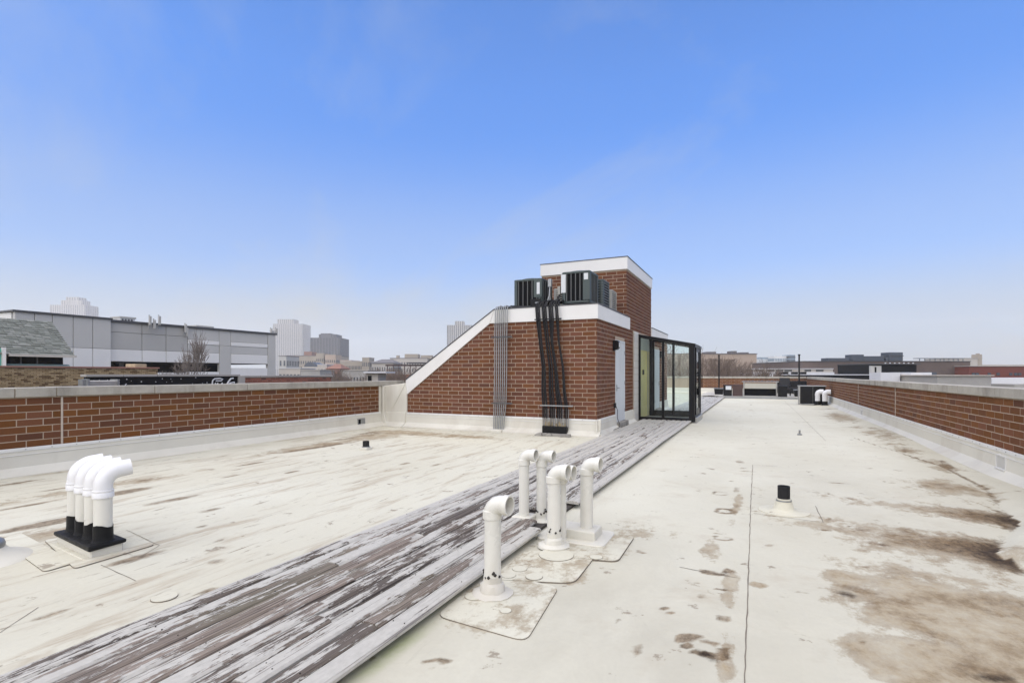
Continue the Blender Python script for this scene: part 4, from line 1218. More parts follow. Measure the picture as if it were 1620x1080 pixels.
MB().box(-5.14, -4.86, 11.96, 12.012, ZR+.06, ZR+.24).build('valve_cover', 'black_metal', a1, bevel=.01)
a2 = ac_unit(-4.27, -3.56, 11.85, 12.62, ZR+.06, ZR+.82, 'ac_green', 'ac_slat', 'large dark green air conditioner at the front right corner of the penthouse roof')
MB().box(-4.275, -4.16, 11.838, 11.862, ZR+.32, ZR+.76).build('rating_plate', 'label_white', a2)
MB().box(-3.73, -3.555, 11.835, 11.862, ZR+.12, ZR+.76).build('service_panel', 'ac_green', a2, bevel=.005)
MB().box(-3.70, -3.60, 11.828, 11.838, ZR+.60, ZR+.75).build('rating_plate', 'label_white', a2)
ac_unit(-4.22, -3.50, 12.80, 13.46, ZR+.06, ZR+.76, 'ac_green', 'ac_slat', 'dark air conditioner with curved horizontal ribs behind the large green one', True)
ac_unit(-4.12, -3.50, 13.62, 14.24, ZR+.06, ZR+.62, 'ac_grey', 'ac_grey', 'pale grey ribbed air conditioner closest to the tower wall', True)
ac_unit(-5.05, -4.45, 13.35, 13.95, ZR+.06, ZR+.70, 'ac_grey', 'ac_grey', 'small grey beige air conditioner between the two dark green ones', True)
ac_unit(-4.20, -3.50, 18.70, 19.4, FT+.07, FT+.72, 'ac_grey', 'ac_slat', 'grey air conditioner on the rear wing behind the tower', True)
db = thing('disconnect_box', (-4.68, 12.0, ZR), 'small grey electric disconnect box with a bent conduit between the air conditioners', 'electrical box')
MB().box(-4.69, -4.60, 12.02, 12.10, ZR+.52, ZR+.72).build('box', 'galv', db, bevel=.006)
MB().tube([(-4.645, 12.05, ZR+.53), (-4.65, 12.02, ZR+.30), (-4.68, 11.98, ZR+.16), (-4.80, 11.93, ZR+.13), (-4.98, 11.90, ZR+.13)], .018, 8).build('conduit', 'galv', db, smooth=True)
MB().tube([(-4.645, 12.06, ZR), (-4.645, 12.06, ZR+.52)], .02, 8).build('post', 'galv', db)
db = thing('disconnect_box', (-4.36, 11.9, ZR), 'small electric box with looping whips at the left side of the large green air conditioner', 'electrical box')
MB().box(-4.40, -4.325, 11.92, 12.0, ZR+.28, ZR+.50).build('box', 'ac_grey', db, bevel=.006)
for q in range(3):
    MB().tube([(-4.36+.01*q, 11.93, ZR+.30), (-4.35-.02*q, 11.88, ZR+.18), (-4.44-.04*q, 11.84, ZR+.10), (-4.6-.05*q, 11.84, ZR+.09)], .016, 7).build('whip', 'black_rubber', db, smooth=True)
MB().tube([(-4.36, 11.96, ZR), (-4.36, 11.96, ZR+.3)], .015, 8).build('post', 'galv', db)

# ------------------------------------------------------------------ far terrace furniture
TZ = .125
GR = thing('grill_island', (.2, 33.9, 0), 'steel outdoor grill counter with a cream upper panel and black open front', 'grill')
MB().box(-.72, -.66, 33.60, 34.3, 0, .96).build('side_panel', 'steel', GR, bevel=.006)
MB().box(1.02, 1.08, 33.60, 34.3, 0, .96).build('side_panel', 'steel', GR, bevel=.006)
MB().box(-.658, 1.018, 33.62, 33.66, .58, .90).build('front_panel', 'cream_panel', GR)
MB().box(-.656, 1.016, 33.80, 34.28, .16, .88).build('cabinet', 'dark_void', GR)
MB().box(-.657, 1.017, 33.60, 33.70, .10, .16).build('bottom_rail', 'steel', GR)
MB().box(-.80, 1.16, 33.55, 34.35, .962, 1.0).build('counter', 'steel', GR, bevel=.006)
for i in range(9):
    MB().box(-.60+i*.17, -.50+i*.17, 33.60, 33.72, 1.002, 1.03+.02*(i % 3)).build('burner_cover', 'dark_edge', GR)
for i, (x0, x1, h, mt, lb) in enumerate([(-1.80, -1.34, .78, 'black_metal', 'black storage box with a white notice at the left of the terrace'), (-1.30, -.75, .80, 'brown_box', 'dark brown storage box touching the left side of the grill'), (1.12, 1.58, .76, 'black_metal', 'black storage box at the right side of the grill')]):
    t = thing('storage_box', ((x0+x1)/2, 33.7, 0), lb, 'box', 'dark storage boxes on the terrace')
    MB().box(x0, x1, 33.45, 33.95, .02, h-.04).build('body', mt, t, bevel=.01)
    MB().box(x0-.02, x1+.02, 33.43, 33.97, h-.038, h).build('lid', mt, t, bevel=.01)
    if i == 0: MB().box(x0+.13, x1-.02, 33.438, 33.449, .50, .72).build('notice', 'label_white', t)
def light_pole(x, y, h, label):
    t = thing('light_pole', (x, y, TZ), label, 'pole', 'tall black poles on the terrace')
    MB().tube([(x, y, TZ+.05), (x, y, h)], .045, 10).build('pole', 'black_metal', t, smooth=True)
    MB().box(x-.06, x+.06, y-.06, y+.06, h, h+.07).build('cap', 'black_metal', t)
    MB().prism([(x-.24, TZ), (x+.24, TZ), (x+.28, TZ+.36), (x-.28, TZ+.36)], 'y', y-.26, y+.26).build('planter', 'black_metal', t, bevel=.01)
    MB().box(x-.30, x+.30, y-.30, y+.30, TZ+.362, TZ+.40).build('planter_rim', 'galv', t)
light_pole(-2.20, 36.0, 2.60, 'tall black pole in a black planter at the left of the terrace')
light_pole(2.25, 34.6, 2.52, 'tall black pole behind the large black cabinet')
# big black cabinet standing on the roof near the right parapet
x0, y0 = gp(1266, 640)
CBN = thing('cabinet', (x0+.5, y0+.3, 0), 'large black cabinet with a grey lid beside two white pipes at the right parapet', 'cabinet')
MB().box(x0, x0+1.02, y0, y0+.62, .05, .86).build('body', 'black_metal', CBN, bevel=.01)
MB().box(x0-.06, x0-.004, y0-.004, y0+.62, .0, .86).build('side_panel', 'steel', CBN)
MB().box(x0-.08, x0+1.06, y0-.03, y0+.65, .862, .895).build('lid', 'steel', CBN, bevel=.005)
MB().box(x0+.51, x0+.516, y0-.004, y0+.002, .08, .84).build('door_gap', 'steel', CBN)
# outdoor chair and folded furniture behind it
CH = thing('lounge_chair', (1.6, 35.2, TZ), 'black lounge chair with reclined back beside the right pole', 'chair')
MB().box(1.25, 1.85, 34.9, 35.5, TZ+.34, TZ+.44).build('seat', 'black_rubber', CH, bevel=.02)
MB().prism([(35.42, TZ+.44), (35.55, TZ+.44), (35.85, TZ+1.05), (35.75, TZ+1.08)], 'x', 1.27, 1.83).build('backrest', 'black_rubber', CH, bevel=.02)
for lx in (1.27, 1.80):
    for ly in (34.92, 35.46): MB().box(lx, lx+.035, ly, ly+.035, TZ, TZ+.34).build('leg', 'black_metal', CH)
    MB().box(lx, lx+.04, 34.9, 35.55, TZ+.60, TZ+.64).build('armrest', 'black_metal', CH)
TB = thing('low_table', (2.0, 37.2, TZ), 'dark sectional seat with raised back against the far parapet', 'sofa')
MB().box(1.2, 3.0, 38.4, 39.3, TZ+.05, TZ+.42).build('seat', 'black_rubber', TB, bevel=.03)
MB().box(1.2, 3.0, 39.3, 39.55, TZ+.05, TZ+.85).build('backrest', 'black_rubber', TB, bevel=.03)
TB.name = 'outdoor_sofa'
for k, (px, lab) in enumerate(((1293.5, 'left of two white gooseneck pipes with black feet beside the large black cabinet'), (1303.5, 'right of two white gooseneck pipes with black feet by the right parapet'))):
    x, y = gp(px, 641)
    if k: y -= .35; x -= .0
    t = thing('vent_pipe', (x, y, 0), lab, 'pipe', 'white gooseneck pipes by the cabinet')
    d = (1.0, -.1)
    MB().tube([(x, y, .05), (x, y, .48)], .105, 18).build('pipe', 'pvc_new', t, smooth=True)
    pts = [(x, y, .44)]
    for q in range(9):
        a = PI/2*q/8; pts.append((x+d[0]*.13*(1-math.cos(a)), y+d[1]*.13*(1-math.cos(a)), .50+.13*math.sin(a)))
    pts.append((pts[-1][0]+.10, pts[-1][1]-.01, pts[-1][2]))
    MB().tube(pts, .11, 18).build('elbow', 'pvc_new', t, smooth=True)
    MB().lathe((x, y, 0), [(.2, 0), (.16, .03), (.118, .06), (.112, .20), (.108, .205)], 18, False).build('tar_sleeve', 'tar', t, smooth=True)

# ------------------------------------------------------------------ the neighbourhood
GZ = -13.0
def bld(name, label, cat, px0, px1, ytop, Z, depth, mat, group=None, win=None, cap=None, wmat='glass_far'):
    """block whose near face stands at depth Z; win = (columns, rows, lowest z, highest z, width share, height share)"""
    c = at((px0+px1)/2, Z)
    t = thing(name, (c[0], c[1], GZ), label, cat, group, rz=TH)
    w = (px1-px0)/FPX*Z/2; H = hz(ytop, Z)-GZ
    MB().box(-w, w, 0, depth, 0, H).build('wall', mat, t)
    if cap: MB().box(-w-.15, w+.15, -.15, depth+.15, H, H+max(.08, Z*.0012)).build('cornice', cap, t)
    if win:
        nx, ny, z0, z1, ws, hs = win
        z0 -= GZ; z1 -= GZ
        m = MB(); dz = (z1-z0)/ny; dx = 2*w/nx; e = max(.06, Z*.0006)
        for j in range(ny):
            za = z0+dz*(j+.5-hs/2); zb = za+dz*hs
            for i in range(nx):
                xa = -w+dx*(i+.5-ws/2); m.box(xa, xa+dx*ws, -e, .2, za, zb)
            ns = max(1, int(depth/dx)); dd = depth/ns
            for i in range(ns):
                ya = dd*(i+.5-ws/2)
                m.box(w-.2, w+e, ya, ya+dd*ws, za, zb); m.box(-w-e, -w+.2, ya, ya+dd*ws, za, zb)
        m.build('windows', wmat, t, kind='stuff')
    return t, w, H
def tower(label, px0, px1, ytop, Z, depth, mat, cols, rows, pier, band, steps=(), glassm='glass_far', rz=TH):
    c = at((px0+px1)/2, Z)
    t = thing('tower', (c[0], c[1], GZ), label, 'tower', 'distant high-rise towers', rz=rz)
    w = (px1-px0)/FPX*Z/2; H = hz(ytop, Z)-GZ
    vols = [(-w, w, 0, depth, 0, H)]
    for (a, b, yt) in steps:
        vols.append(((a-(px0+px1)/2)/FPX*Z, (b-(px0+px1)/2)/FPX*Z, depth*.2, depth*.8, H, hz(yt, Z)-GZ))
    core = MB(); grid = MB()
    for q, (x0, x1, y0, y1, z0, z1) in enumerate(vols):
        core.box(x0+.5, x1-.5, y0+.5, y1-.5, z0, z1-.3)
        fl = (H-40)/rows
        k = max(1, int((z1-max(z0, 25))/fl))
        for j in range(k+1):
            z = z1 - j*fl
            grid.box(x0+.1, x1-.1, y0+.1, y1-.1, z-fl*band, z)
        nc = max(2, int(cols*(x1-x0)/(2*w)))
        for i in range(nc+1):
            x = x0 + (x1-x0)*i/nc; pw_ = (x1-x0)/nc*pier/2
            xa, xb = max(x-pw_, x0), min(x+pw_, x1)
            grid.box(xa, xb, y0, y0+.6, z0, z1); grid.box(xa, xb, y1-.6, y1, z0, z1)
        ns = max(2, int(nc*(y1-y0)/(x1-x0)))
        for i in range(ns+1):
            y = y0 + (y1-y0)*i/ns; pw_ = (y1-y0)/ns*pier/2
            ya, yb = max(y-pw_, y0), min(y+pw_, y1)
            grid.box(x0, x0+.6, ya, yb, z0, z1); grid.box(x1-.6, x1, ya, yb, z0, z1)
    core.build('glass_core', glassm, t)
    grid.build('facade_grid', mat, t, kind='stuff')
    return t
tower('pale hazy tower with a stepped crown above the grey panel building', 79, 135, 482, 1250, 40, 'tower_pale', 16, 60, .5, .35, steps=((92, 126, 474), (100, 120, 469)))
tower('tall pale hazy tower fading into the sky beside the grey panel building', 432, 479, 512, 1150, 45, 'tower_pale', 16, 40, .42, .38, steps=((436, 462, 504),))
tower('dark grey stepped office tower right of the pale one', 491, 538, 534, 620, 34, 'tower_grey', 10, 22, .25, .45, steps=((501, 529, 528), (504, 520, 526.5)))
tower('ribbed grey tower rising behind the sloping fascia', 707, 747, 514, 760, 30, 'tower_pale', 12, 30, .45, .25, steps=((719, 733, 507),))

MB_ = MB
# --- grey panel building on the left
GXF = -45.0
def gy(px): return onX(px, GXF)[0]
GP = thing('panel_building', (GXF, 28, GZ), 'large grey and white panel building with a dark roof edge behind the left parapet', 'building')
yA, yS, yB = gy(23), gy(176), gy(440)
GT = 5.62
# white section made of tall panels
ysp = [yA] + [gy(p) for p in (55, 83, 116, 147)] + [yS]
MB().box(GXF-40, GXF-.30, yA+.25, yS-.02, GZ, GT-.2).build('white_core', 'dark_edge', GP)
for i in range(5):
    MB().box(GXF-.30, GXF, ysp[i]+.018, ysp[i+1]-.018, 3.36, GT).build('panel', 'panel_mid', GP, bevel=.02)
    MB().box(GXF-.30, GXF-.003, ysp[i]+.018, ysp[i+1]-.018, GZ, 3.34).build('panel', 'panel_pale', GP, bevel=.02)
for i in range(7):
    MB().box(GXF-40+i*5.65+.018, GXF-40+(i+1)*5.65-.018, yA, yA+.25, GZ, GT).build('panel', 'panel_pale', GP, bevel=.02)
MB().box(GXF-40.2, GXF+.12, yA-.12, yS+.05, GT+.003, GT+.12).build('roof_edge', 'dark_edge', GP)
# grey section with bands and openings
Xr = GXF-.45
MB().box(GXF-40, Xr-8.0, yS, yB-.3, GZ, GT-.3).build('grey_core', 'dark_void', GP)
MB().box(Xr-8.0, Xr-.31, yS, yB-.3, 2.42, GT-.3).build('grey_core', 'dark_edge', GP)
MB().box(Xr-8.0, Xr-.31, yS, yB-.3, GZ, 1.45).build('floor_slab', 'panel_grey', GP)
yc0, yc1, ym = gy(352), gy(370), gy(302)
seg = [(yS+.02, gy(230)), (gy(230), gy(268)), (gy(268), ym)]
for a, b in seg:
    MB().box(Xr-.3, Xr, a+.02, b-.02, 4.72, GT-.12).build('panel', 'panel_grey', GP, bevel=.02)
    MB().box(Xr-.3, Xr-.003, a+.02, b-.02, 3.38, 4.70).build('panel', 'panel_grey', GP, bevel=.02)
    MB().box(Xr-.3, Xr+.02, a+.02, b-.02, 2.42, 3.36).build('panel', 'panel_pale', GP, bevel=.02)
    MB().box(Xr-.3, Xr+.02, a+.02, b-.02, GZ, 1.55).build('panel', 'panel_pale', GP)
for a, b, op in ((ym, yc0, 0), (yc1, yB-.9, 1)):
    MB().box(Xr-.3, Xr, a+.02, b-.02, 4.50, GT-.12).build('panel', 'panel_mid', GP, bevel=.02)
    MB().box(Xr-.3, Xr+.03, a+.02, b-.02, 4.10, 4.48).build('panel', 'panel_pale', GP, bevel=.02)
    MB().box(Xr-.3, Xr, a+.02, b-.02, 3.36, 4.08).build('panel', 'panel_mid', GP, bevel=.02)
    MB().box(Xr-.3, Xr+.03, a+.02, b-.02, 2.44, 3.34).build('panel', 'panel_pale', GP, bevel=.02)
    MB().box(Xr-.3, Xr+.03, a+.02, b-.02, GZ, 1.62 if not op else 2.02).build('panel', 'panel_pale', GP, bevel=.02)
MB().box(Xr-.3, Xr+.05, yc0+.01, yc1-.01, GZ, 4.08).build('column', 'panel_mid', GP, bevel=.02)
MB().box(Xr-.3, Xr+.002, yc0+.01, yc1-.01, 4.10, GT-.12).build('panel', 'panel_mid', GP, bevel=.02)
MB().box(Xr-.3, Xr+.05, yB-.88, yB, GZ, GT-.12).build('column', 'panel_mid', GP, bevel=.02)
MB().box(GXF-40.2, Xr+.14, yS+.06, yB+.14, GT-.115, GT+.05).build('roof_edge', 'dark_edge', GP)
for p in (200, 225, 330): # columns inside the dark deck
    MB().box(Xr-3.2, Xr-2.8, gy(p), gy(p)+.35, 1.45, 2.42).build('deck_column', 'panel_grey', GP)
def roof_unit(px0, px1, yt, X, label, mat='panel_white'):
    (ya, da), (yb, db_) = onX(px0, X), onX(px1, X)
    zt_ = hz(yt, da)
    t = thing('rooftop_unit', (X, ya, GT+.05), label, 'rooftop unit', 'units on the panel building roof')
    MB().box(X-1.4, X, ya, yb, GT+.06, zt_).build('housing', mat, t, bevel=.03)
    MB().box(X-1.45, X+.05, ya-.05, yb+.05, zt_-.12, zt_+.02).build('lid', 'panel_grey', t)
    for i in range(4): MB().box(X, X+.02, ya+(yb-ya)*(.1+.2*i), ya+(yb-ya)*(.22+.2*i), GT+.15, zt_-.18).build('louvre', 'dark_edge', t)
roof_unit(190, 214, 500.5, GXF-4, 'white rooftop unit on the panel building, left of the antennas')
roof_unit(311, 337, 514.5, GXF-4, 'grey rooftop unit on the panel building, right of the bare tree', 'panel_grey')
roof_unit(362, 381, 521, GXF-4, 'low grey rooftop unit near the far end of the panel building', 'panel_grey')
def antenna(pxs, yt, yb, X, label):
    y0, d0 = onX(pxs[0], X)
    t = thing('antenna_mast', (X, y0, GT), label, 'antenna', 'phone antennas on the panel building')
    for k, p in enumerate(pxs):
        y_, d_ = onX(p, X)
        zt_ = hz(yt + (6 if k % 3 == 1 else 0), d_); zb_ = hz(yb, d_)
        MB().tube([(X, y_, zb_), (X, y_, zt_)], .05, 6).build('pole', 'galv', t)
        MB().box(X+.06, X+.20, y_-.09, y_+.09, zt_-.85, zt_-.1).build('panel_antenna', 'panel_grey', t, bevel=.02)
    ya, yb2 = onX(pxs[0], X)[0], onX(pxs[-1], X)[0]
    zb_ = hz(yb-6, d0)
    MB().box(X-.03, X+.03, ya-.1, yb2+.1, zb_, zb_+.06).build('cross_bar', 'galv', t)
antenna((236, 243, 251), 498, 520, GXF+.12, 'three phone antennas clamped to the edge of the panel building')
antenna((292.5, 295), 511, 526, GXF-.25, 'pair of thin antennas on the panel building above the bare tree')
antenna((428, 432, 436), 518, 530, GXF-1, 'cluster of antennas at the far right corner of the panel building')

# --- shingled house and tan brick wall on the far left
HXF = -31.0
def hy_(px): return onX(px, HXF)
yR, dR = hy_(112); y0h, d0h = hy_(2)
ze = hz(561, dR*.94); HS = thing('shingled_house', (HXF, 8, GZ), 'grey green shingled mansard roof over a dark window band at the far left', 'house')
zr_ = 4.15; inset = 2.2; yL = 3.0
yTop = onX(82, HXF-inset)[0]
MB().add([(HXF+.15, yL, ze), (HXF+.15, yR+.1, ze), (HXF-inset, yTop, zr_), (HXF-inset, yL, zr_), (HXF-10, yL, zr_), (HXF-10, yTop, zr_), (HXF-12, yR+.1, ze), (HXF-12, yL, ze)],
         [(0,1,2,3), (3,2,5,4), (1,6,5,2), (4,5,6,7), (0,3,4,7), (0,7,6,1)]).build('roof_deck', 'roof_far', HS)
sh = MB()
nrow = 17
for i in range(nrow):          # real shingle tabs on the visible slope
    t0, t1 = i/nrow, (i+1.25)/nrow
    xa, za = HXF+.15-(inset+.15)*t0, ze+(zr_-ze)*t0
    xb, zb = HXF+.15-(inset+.15)*min(t1, 1), ze+(zr_-ze)*min(t1, 1)
    ye = yR+.1+(yTop-yR-.1)*t0
    y = yL + random.uniform(0, .2)
    while y < ye-.03:
        w_ = random.choice([.16, .22, .30, .34]); y2 = min(y+w_, ye)
        th = random.uniform(.012, .035)
        sh.add([(xa+.02+th, y, za+th), (xa+.02+th, y2-.008, za+th), (xb+.012, y2-.008, zb+.012), (xb+.012, y, zb+.012), (xa, y, za-.0), (xa, y2-.008, za-.0)], [(0,1,2,3), (4,5,1,0)])
        y = y2
sh.build('shingles', 'shingle', HS, kind='stuff')
MB().box(HXF+.05, HXF+.22, y0h+.2, yR+.15, ze-.09, ze+.02).build('eave', 'panel_grey', HS)
zs = hz(577, dR*.94)
MB().box(HXF-9, HXF-.5, yL, yR-.1, GZ, ze-.05).build('wall', 'dark_void', HS)
for p in (36, 62): 
    y_ = hy_(p)[0]; MB().box(HXF-.3, HXF-.22, y_, y_+.05, zs, ze-.09).build('mullion', 'dark_edge', HS)
MB().prism([(HXF-.3, zs-.28), (HXF+.25, zs-.28), (HXF+.25, zs-.20), (HXF-.2, zs+.05), (HXF-.3, zs+.05)], 'y', hy_(8)[0], yR).build('window_sill', 'green_sill', HS)
MB().box(HXF-1, HXF+.1, yL-2, hy_(5)[0], zs-.25, ze+.25).build('side_panel', 'teal_paint', HS)
MB().box(HXF+.1, HXF+.2, hy_(5)[0]-.1, hy_(5)[0]+.03, zs-.25, ze+.3).build('trim', 'panel_white', HS)

TXF = -28.0
yT1 = onX(250, TXF)[0]
TW = thing('tan_brick_wall', (TXF, 9, GZ), 'tan brick wall below the shingled house with a small square chimney', 'wall')
MB().box(TXF-3.5, TXF-.05, 2.0, yT1, GZ, 1.70).build('wall_core', 'tan_brick_core', TW)
m = MB(); z = .55; r_ = 0
while z < 1.70:
    y = 2.0 + (.1 if r_ % 2 else 0)
    while y < yT1-.02:
        y2 = min(y+.205, yT1); q = random.uniform(-.012, .012)
        m.box(TXF-.06, TXF+q, y, y2-.012, z, z+.058)
        y = y2
    z += .068; r_ += 1
m.build('bricks', 'tan_brick', TW, kind='stuff')
MB().box(TXF-.4, TXF+.06, 2.0, yT1+.05, 1.705, 1.78).build('coping', 'brick_far', TW, bevel=.01)
yc = onX(217, TXF)[0]; yd = onX(236, TXF)[0]
MB().box(TXF-1.0, TXF-.2, yc, yd, 1.70, hz(575.5, onX(226, TXF)[1])).build('chimney', 'tan_brick_core', TW, bevel=.02)

# --- neighbour roof: black clad parapet, then brick parapet
NXF = -24.0
def ny_(px): return onX(px, NXF)[0]
NB = thing('neighbour_parapet', (NXF, 16, GZ), 'black clad parapet of the neighbouring roof with pale coping and white paint marks', 'parapet')
a, b = ny_(139), ny_(376)
MB().box(NXF-.3, NXF, a, b, GZ, 1.32).build('cladding', 'dark_void', NB)
cyl = np.linspace(a-.1, b+.12, 6)
for i in range(5): MB().box(NXF-.36, NXF+.06, cyl[i]+.01, cyl[i+1]-.01, 1.322, 1.42).build('coping_stone', 'concrete_far', NB, bevel=.01)
MB().box(NXF-.3, NXF+.10, b+.0, b+.35, GZ, 1.32).build('end_pier', 'concrete_far', NB)
m = MB()
for q in range(26):
    yy = random.uniform(a+.2, b-1.6); zz = random.uniform(.85, 1.28); s = random.uniform(.012, .028)
    m.tube([(NXF-.01, yy, zz), (NXF+.008, yy, zz)], s, 6)
m.build('fixing_caps', 'label_white', NB, kind='stuff')
gm = MB()
def stroke(pts, r=.03):   # sprayed paint strokes
    gm.tube([(NXF+.012, y_, z_) for y_, z_ in pts], r, 6)
gy0 = ny_(334); s_ = (b-gy0)/10
stroke([(gy0+s_*.3, .93), (gy0+s_*.5, 1.12), (gy0+s_*1.2, 1.20), (gy0+s_*3.2, 1.22), (gy0+s_*4.2, 1.18), (gy0+s_*3.6, 1.10), (gy0+s_*1.6, 1.10)], .035)
stroke([(gy0+s_*1.2, .86), (gy0+s_*1.5, 1.0), (gy0+s_*2.0, .9), (gy0+s_*2.4, 1.0)], .03)
stroke([(gy0+s_*3.4, .88), (gy0+s_*4.0, 1.0), (gy0+s_*4.2, .86)], .03)
stroke([(gy0+s_*5.6, .88), (gy0+s_*6.4, 1.06), (gy0+s_*7.2, 1.2), (gy0+s_*8.2, 1.22)], .045)
stroke([(gy0+s_*6.2, .9), (gy0+s_*7.0, .98), (gy0+s_*8.6, 1.02), (gy0+s_*8.4, .86)], .04)
gm.build('paint_marks', 'label_white', NB)
MD = thing('metal_duct', (NXF+2, ny_(150), 0), 'silver metal duct with a bent end in front of the black parapet', 'duct')
y0d, y1d = onX(133, -22.2)[0], onX(187, -22.2)[0]
MB().box(-22.6, -22.2, y0d+.15, y1d, .80, 1.20).build('duct', 'steel', MD, bevel=.03)
MB().box(-22.65, -22.15, y0d+.1, y0d+.16, .76, 1.26).box(-22.65, -22.15, y1d-.04, y1d+.02, .76, 1.24).build('flange', 'galv', MD)
MB().box(-22.6, -22.3, y0d, y0d+.1, -.4, 1.24).build('leg', 'galv', MD)
MB().box(-22.6, -22.3, y1d-.3, y1d-.2, -.4, .8).build('leg', 'galv', MD)
NB2 = thing('neighbour_parapet', (NXF, 22, GZ), 'low red brick parapet of the neighbouring roof right of the black one', 'parapet')
a, b = ny_(383), ny_(524)
MB().box(NXF-.35, NXF-.01, a, b, GZ, 1.26).build('wall_core', 'mortar', NB2)
m = MB(); r_ = 0; z = .40
while z < 1.2:
    y = a - (.1 if r_ % 2 else 0)
    while y < b:
        y2 = y+.29; m.box(NXF-.02, NXF, max(y, a), min(y2, b), z, z+.088); y = y2+.02
    z += .104; r_ += 1
m.build('bricks', 'red_brick_small', NB2, kind='stuff')
cyl = np.linspace(a, b+.1, 7)
for i in range(6): MB().box(NXF-.4, NXF+.05, cyl[i]+.01, cyl[i+1]-.01, 1.262, 1.36).build('coping_stone', 'concrete_far', NB2, bevel=.01)
MB().box(NXF-13, NXF-.36, ny_(139), b, GZ, .9).build('flat_roof', 'roof_far', NB2)

# --- middle distance blocks, left
G1 = 'blocks in the left distance'
bld('apartment_block', 'long tan stone block with rows of windows below the dark tower', 'building', 453, 533, 563, 420, 30, 'stone_far', G1, (22, 4, -6, 13, .42, .5), 'roof_far')
bld('office_block', 'grey block with a dark end wall next to the panel building', 'building', 441, 453, 563.5, 300, 18, 'panel_grey', G1, (2, 3, -5, 10, .4, .6), 'roof_far')
bld('apartment_block', 'tan block with two raised bays in front of the dark tower', 'building', 500, 512, 558.5, 400, 14, 'stone_far', G1, (4, 5, -6, 14, .4, .5))
bld('apartment_block', 'pink tan block with a raised bay below the dark tower base', 'building', 514, 531, 561, 400, 14, 'tan_far', G1, (5, 5, -6, 13, .4, .5))
bld('apartment_block', 'small block peeping above the tan stone block', 'building', 481, 493, 556, 520, 14, 'brick_far', G1, (4, 3, 10, 20, .4, .5))
bld('apartment_block', 'long pale block with three window rows left of the small turret', 'building', 538, 584, 572, 330, 26, 'stone_far', G1, (20, 3, -6, 7.5, .42, .5), 'stone_pale')
bld('apartment_block', 'pale turret rising at the end of the long block', 'building', 573, 584, 566, 325, 12, 'stone_far', G1, (4, 3, -6, 10, .4, .5), 'stone_pale')
bld('apartment_block', 'low block with a flat roof between the long block and the tower base', 'building', 538, 556, 569.5, 360, 20, 'tan_far', G1, (8, 2, 0, 9, .4, .5))
t_, w_, H_ = bld('apartment_block', 'white walled villa with a hipped grey roof beyond the trees', 'building', 588, 622, 574.5, 300, 22, 'stone_pale', G1, (9, 2, -3, 6.5, .4, .5))
MB().add([(-w_-1, -1, H_+.2), (w_+1, -1, H_+.2), (w_+1, 23, H_+.2), (-w_-1, 23, H_+.2), (-w_*.5, 11, H_+2.6), (w_*.5, 11, H_+2.6)], [(0,1,5,4), (1,2,5), (2,3,4,5), (3,0,4), (3,2,1,0)]).build('roof', 'roof_far', t_)
t_, w_, H_ = bld('apartment_block', 'pale terraced block with roof turrets above the bare trees', 'building', 617, 676, 567, 380, 28, 'stone_pale', G1, (14, 3, -3, 11, .4, .5), 'roof_far')
MB().box(-4, 6, 5, 14, H_, H_+3.5).box(-10, -8, 4, 7, H_, H_+2.5).box(8, 16, 5, 14, H_, H_+2.6).build('turret', 'stone_far', t_)
t_, w_, H_ = bld('domed_block', 'low block carrying a dark grey barrel dome', 'building', 478, 502, 580, 260, 12, 'stone_pale', G1, (8, 1, -2, 3, .4, .5))
dm = MB(); pr = [(-w_*.8*math.cos(PI*k/12), H_+w_*.62*math.sin(PI*k/12)) for k in range(13)]
dm.prism(pr[::-1], 'y', 0.5, 11.5).build('dome', 'penthouse_blue', t_)
bld('row_house', 'pale low house row with dark windows just over the brick parapet', 'building', 441, 475, 583, 130, 10, 'stone_pale', G1, (6, 1, -1, 2.2, .6, .45), 'white_roof')
bld('row_house', 'grey stone row house beside the pale row', 'building', 476, 506, 585.5, 120, 10, 'concrete_far', G1, (6, 1, -2, 1.6, .5, .5), 'stone_pale')
t_, w_, H_ = bld('row_house', 'red hipped roof house in the left distance', 'building', 516, 538, 583, 170, 10, 'brick_far', G1, (4, 1, -2, 2, .4, .5))
MB().add([(-w_-.4, -.4, H_), (w_+.4, -.4, H_), (w_+.4, 10.4, H_), (-w_-.4, 10.4, H_), (-w_*.4, 5, H_+1.6), (w_*.4, 5, H_+1.6)], [(0,1,5,4), (1,2,5), (2,3,4,5), (3,0,4), (3,2,1,0)]).build('roof', 'brick_far', t_)
bld('row_house', 'white row house with two dark windows left of the red roof', 'building', 502, 517, 577, 175, 9, 'stone_pale', G1, (3, 2, -2, 3.8, .4, .45), 'white_roof')
bld('row_house', 'pale grey flat roofed row under the long block', 'building', 539, 582, 586, 110, 9, 'concrete_far', G1, (9, 1, -2, 1.6, .35, .5), 'stone_pale')
SD = thing('roof_shed', (*at(590, 46), GZ), 'small white roof shed with a dark doorway over the left parapet', 'shed', rz=TH)
k_ = 46/FPX
MB().box(-10*k_, 8*k_, 0, 3, 0, hz(590, 46)-GZ).build('wall', 'stone_pale', SD)
MB().box(-8*k_, -2*k_, -.06, .1, 10, hz(592, 46)-GZ-.12).build('doorway', 'dark_void', SD)
MB().box(-13*k_, 22*k_, -.4, 3.3, hz(590, 46)-GZ, hz(587.6, 46)-GZ).build('roof', 'white_roof', SD)
PG = thing('roof_pergola', (*at(640, 70), GZ), 'dark timber roof pergola beyond the bare trees behind the sloping fascia', 'pergola', rz=TH)
k_ = 70/FPX
for q in range(7):
    MB().box((-27+q*9)*k_-.05, (-27+q*9)*k_+.05, 0, .1, 8, hz(579, 70)-GZ).build('post', 'brown_box', PG)
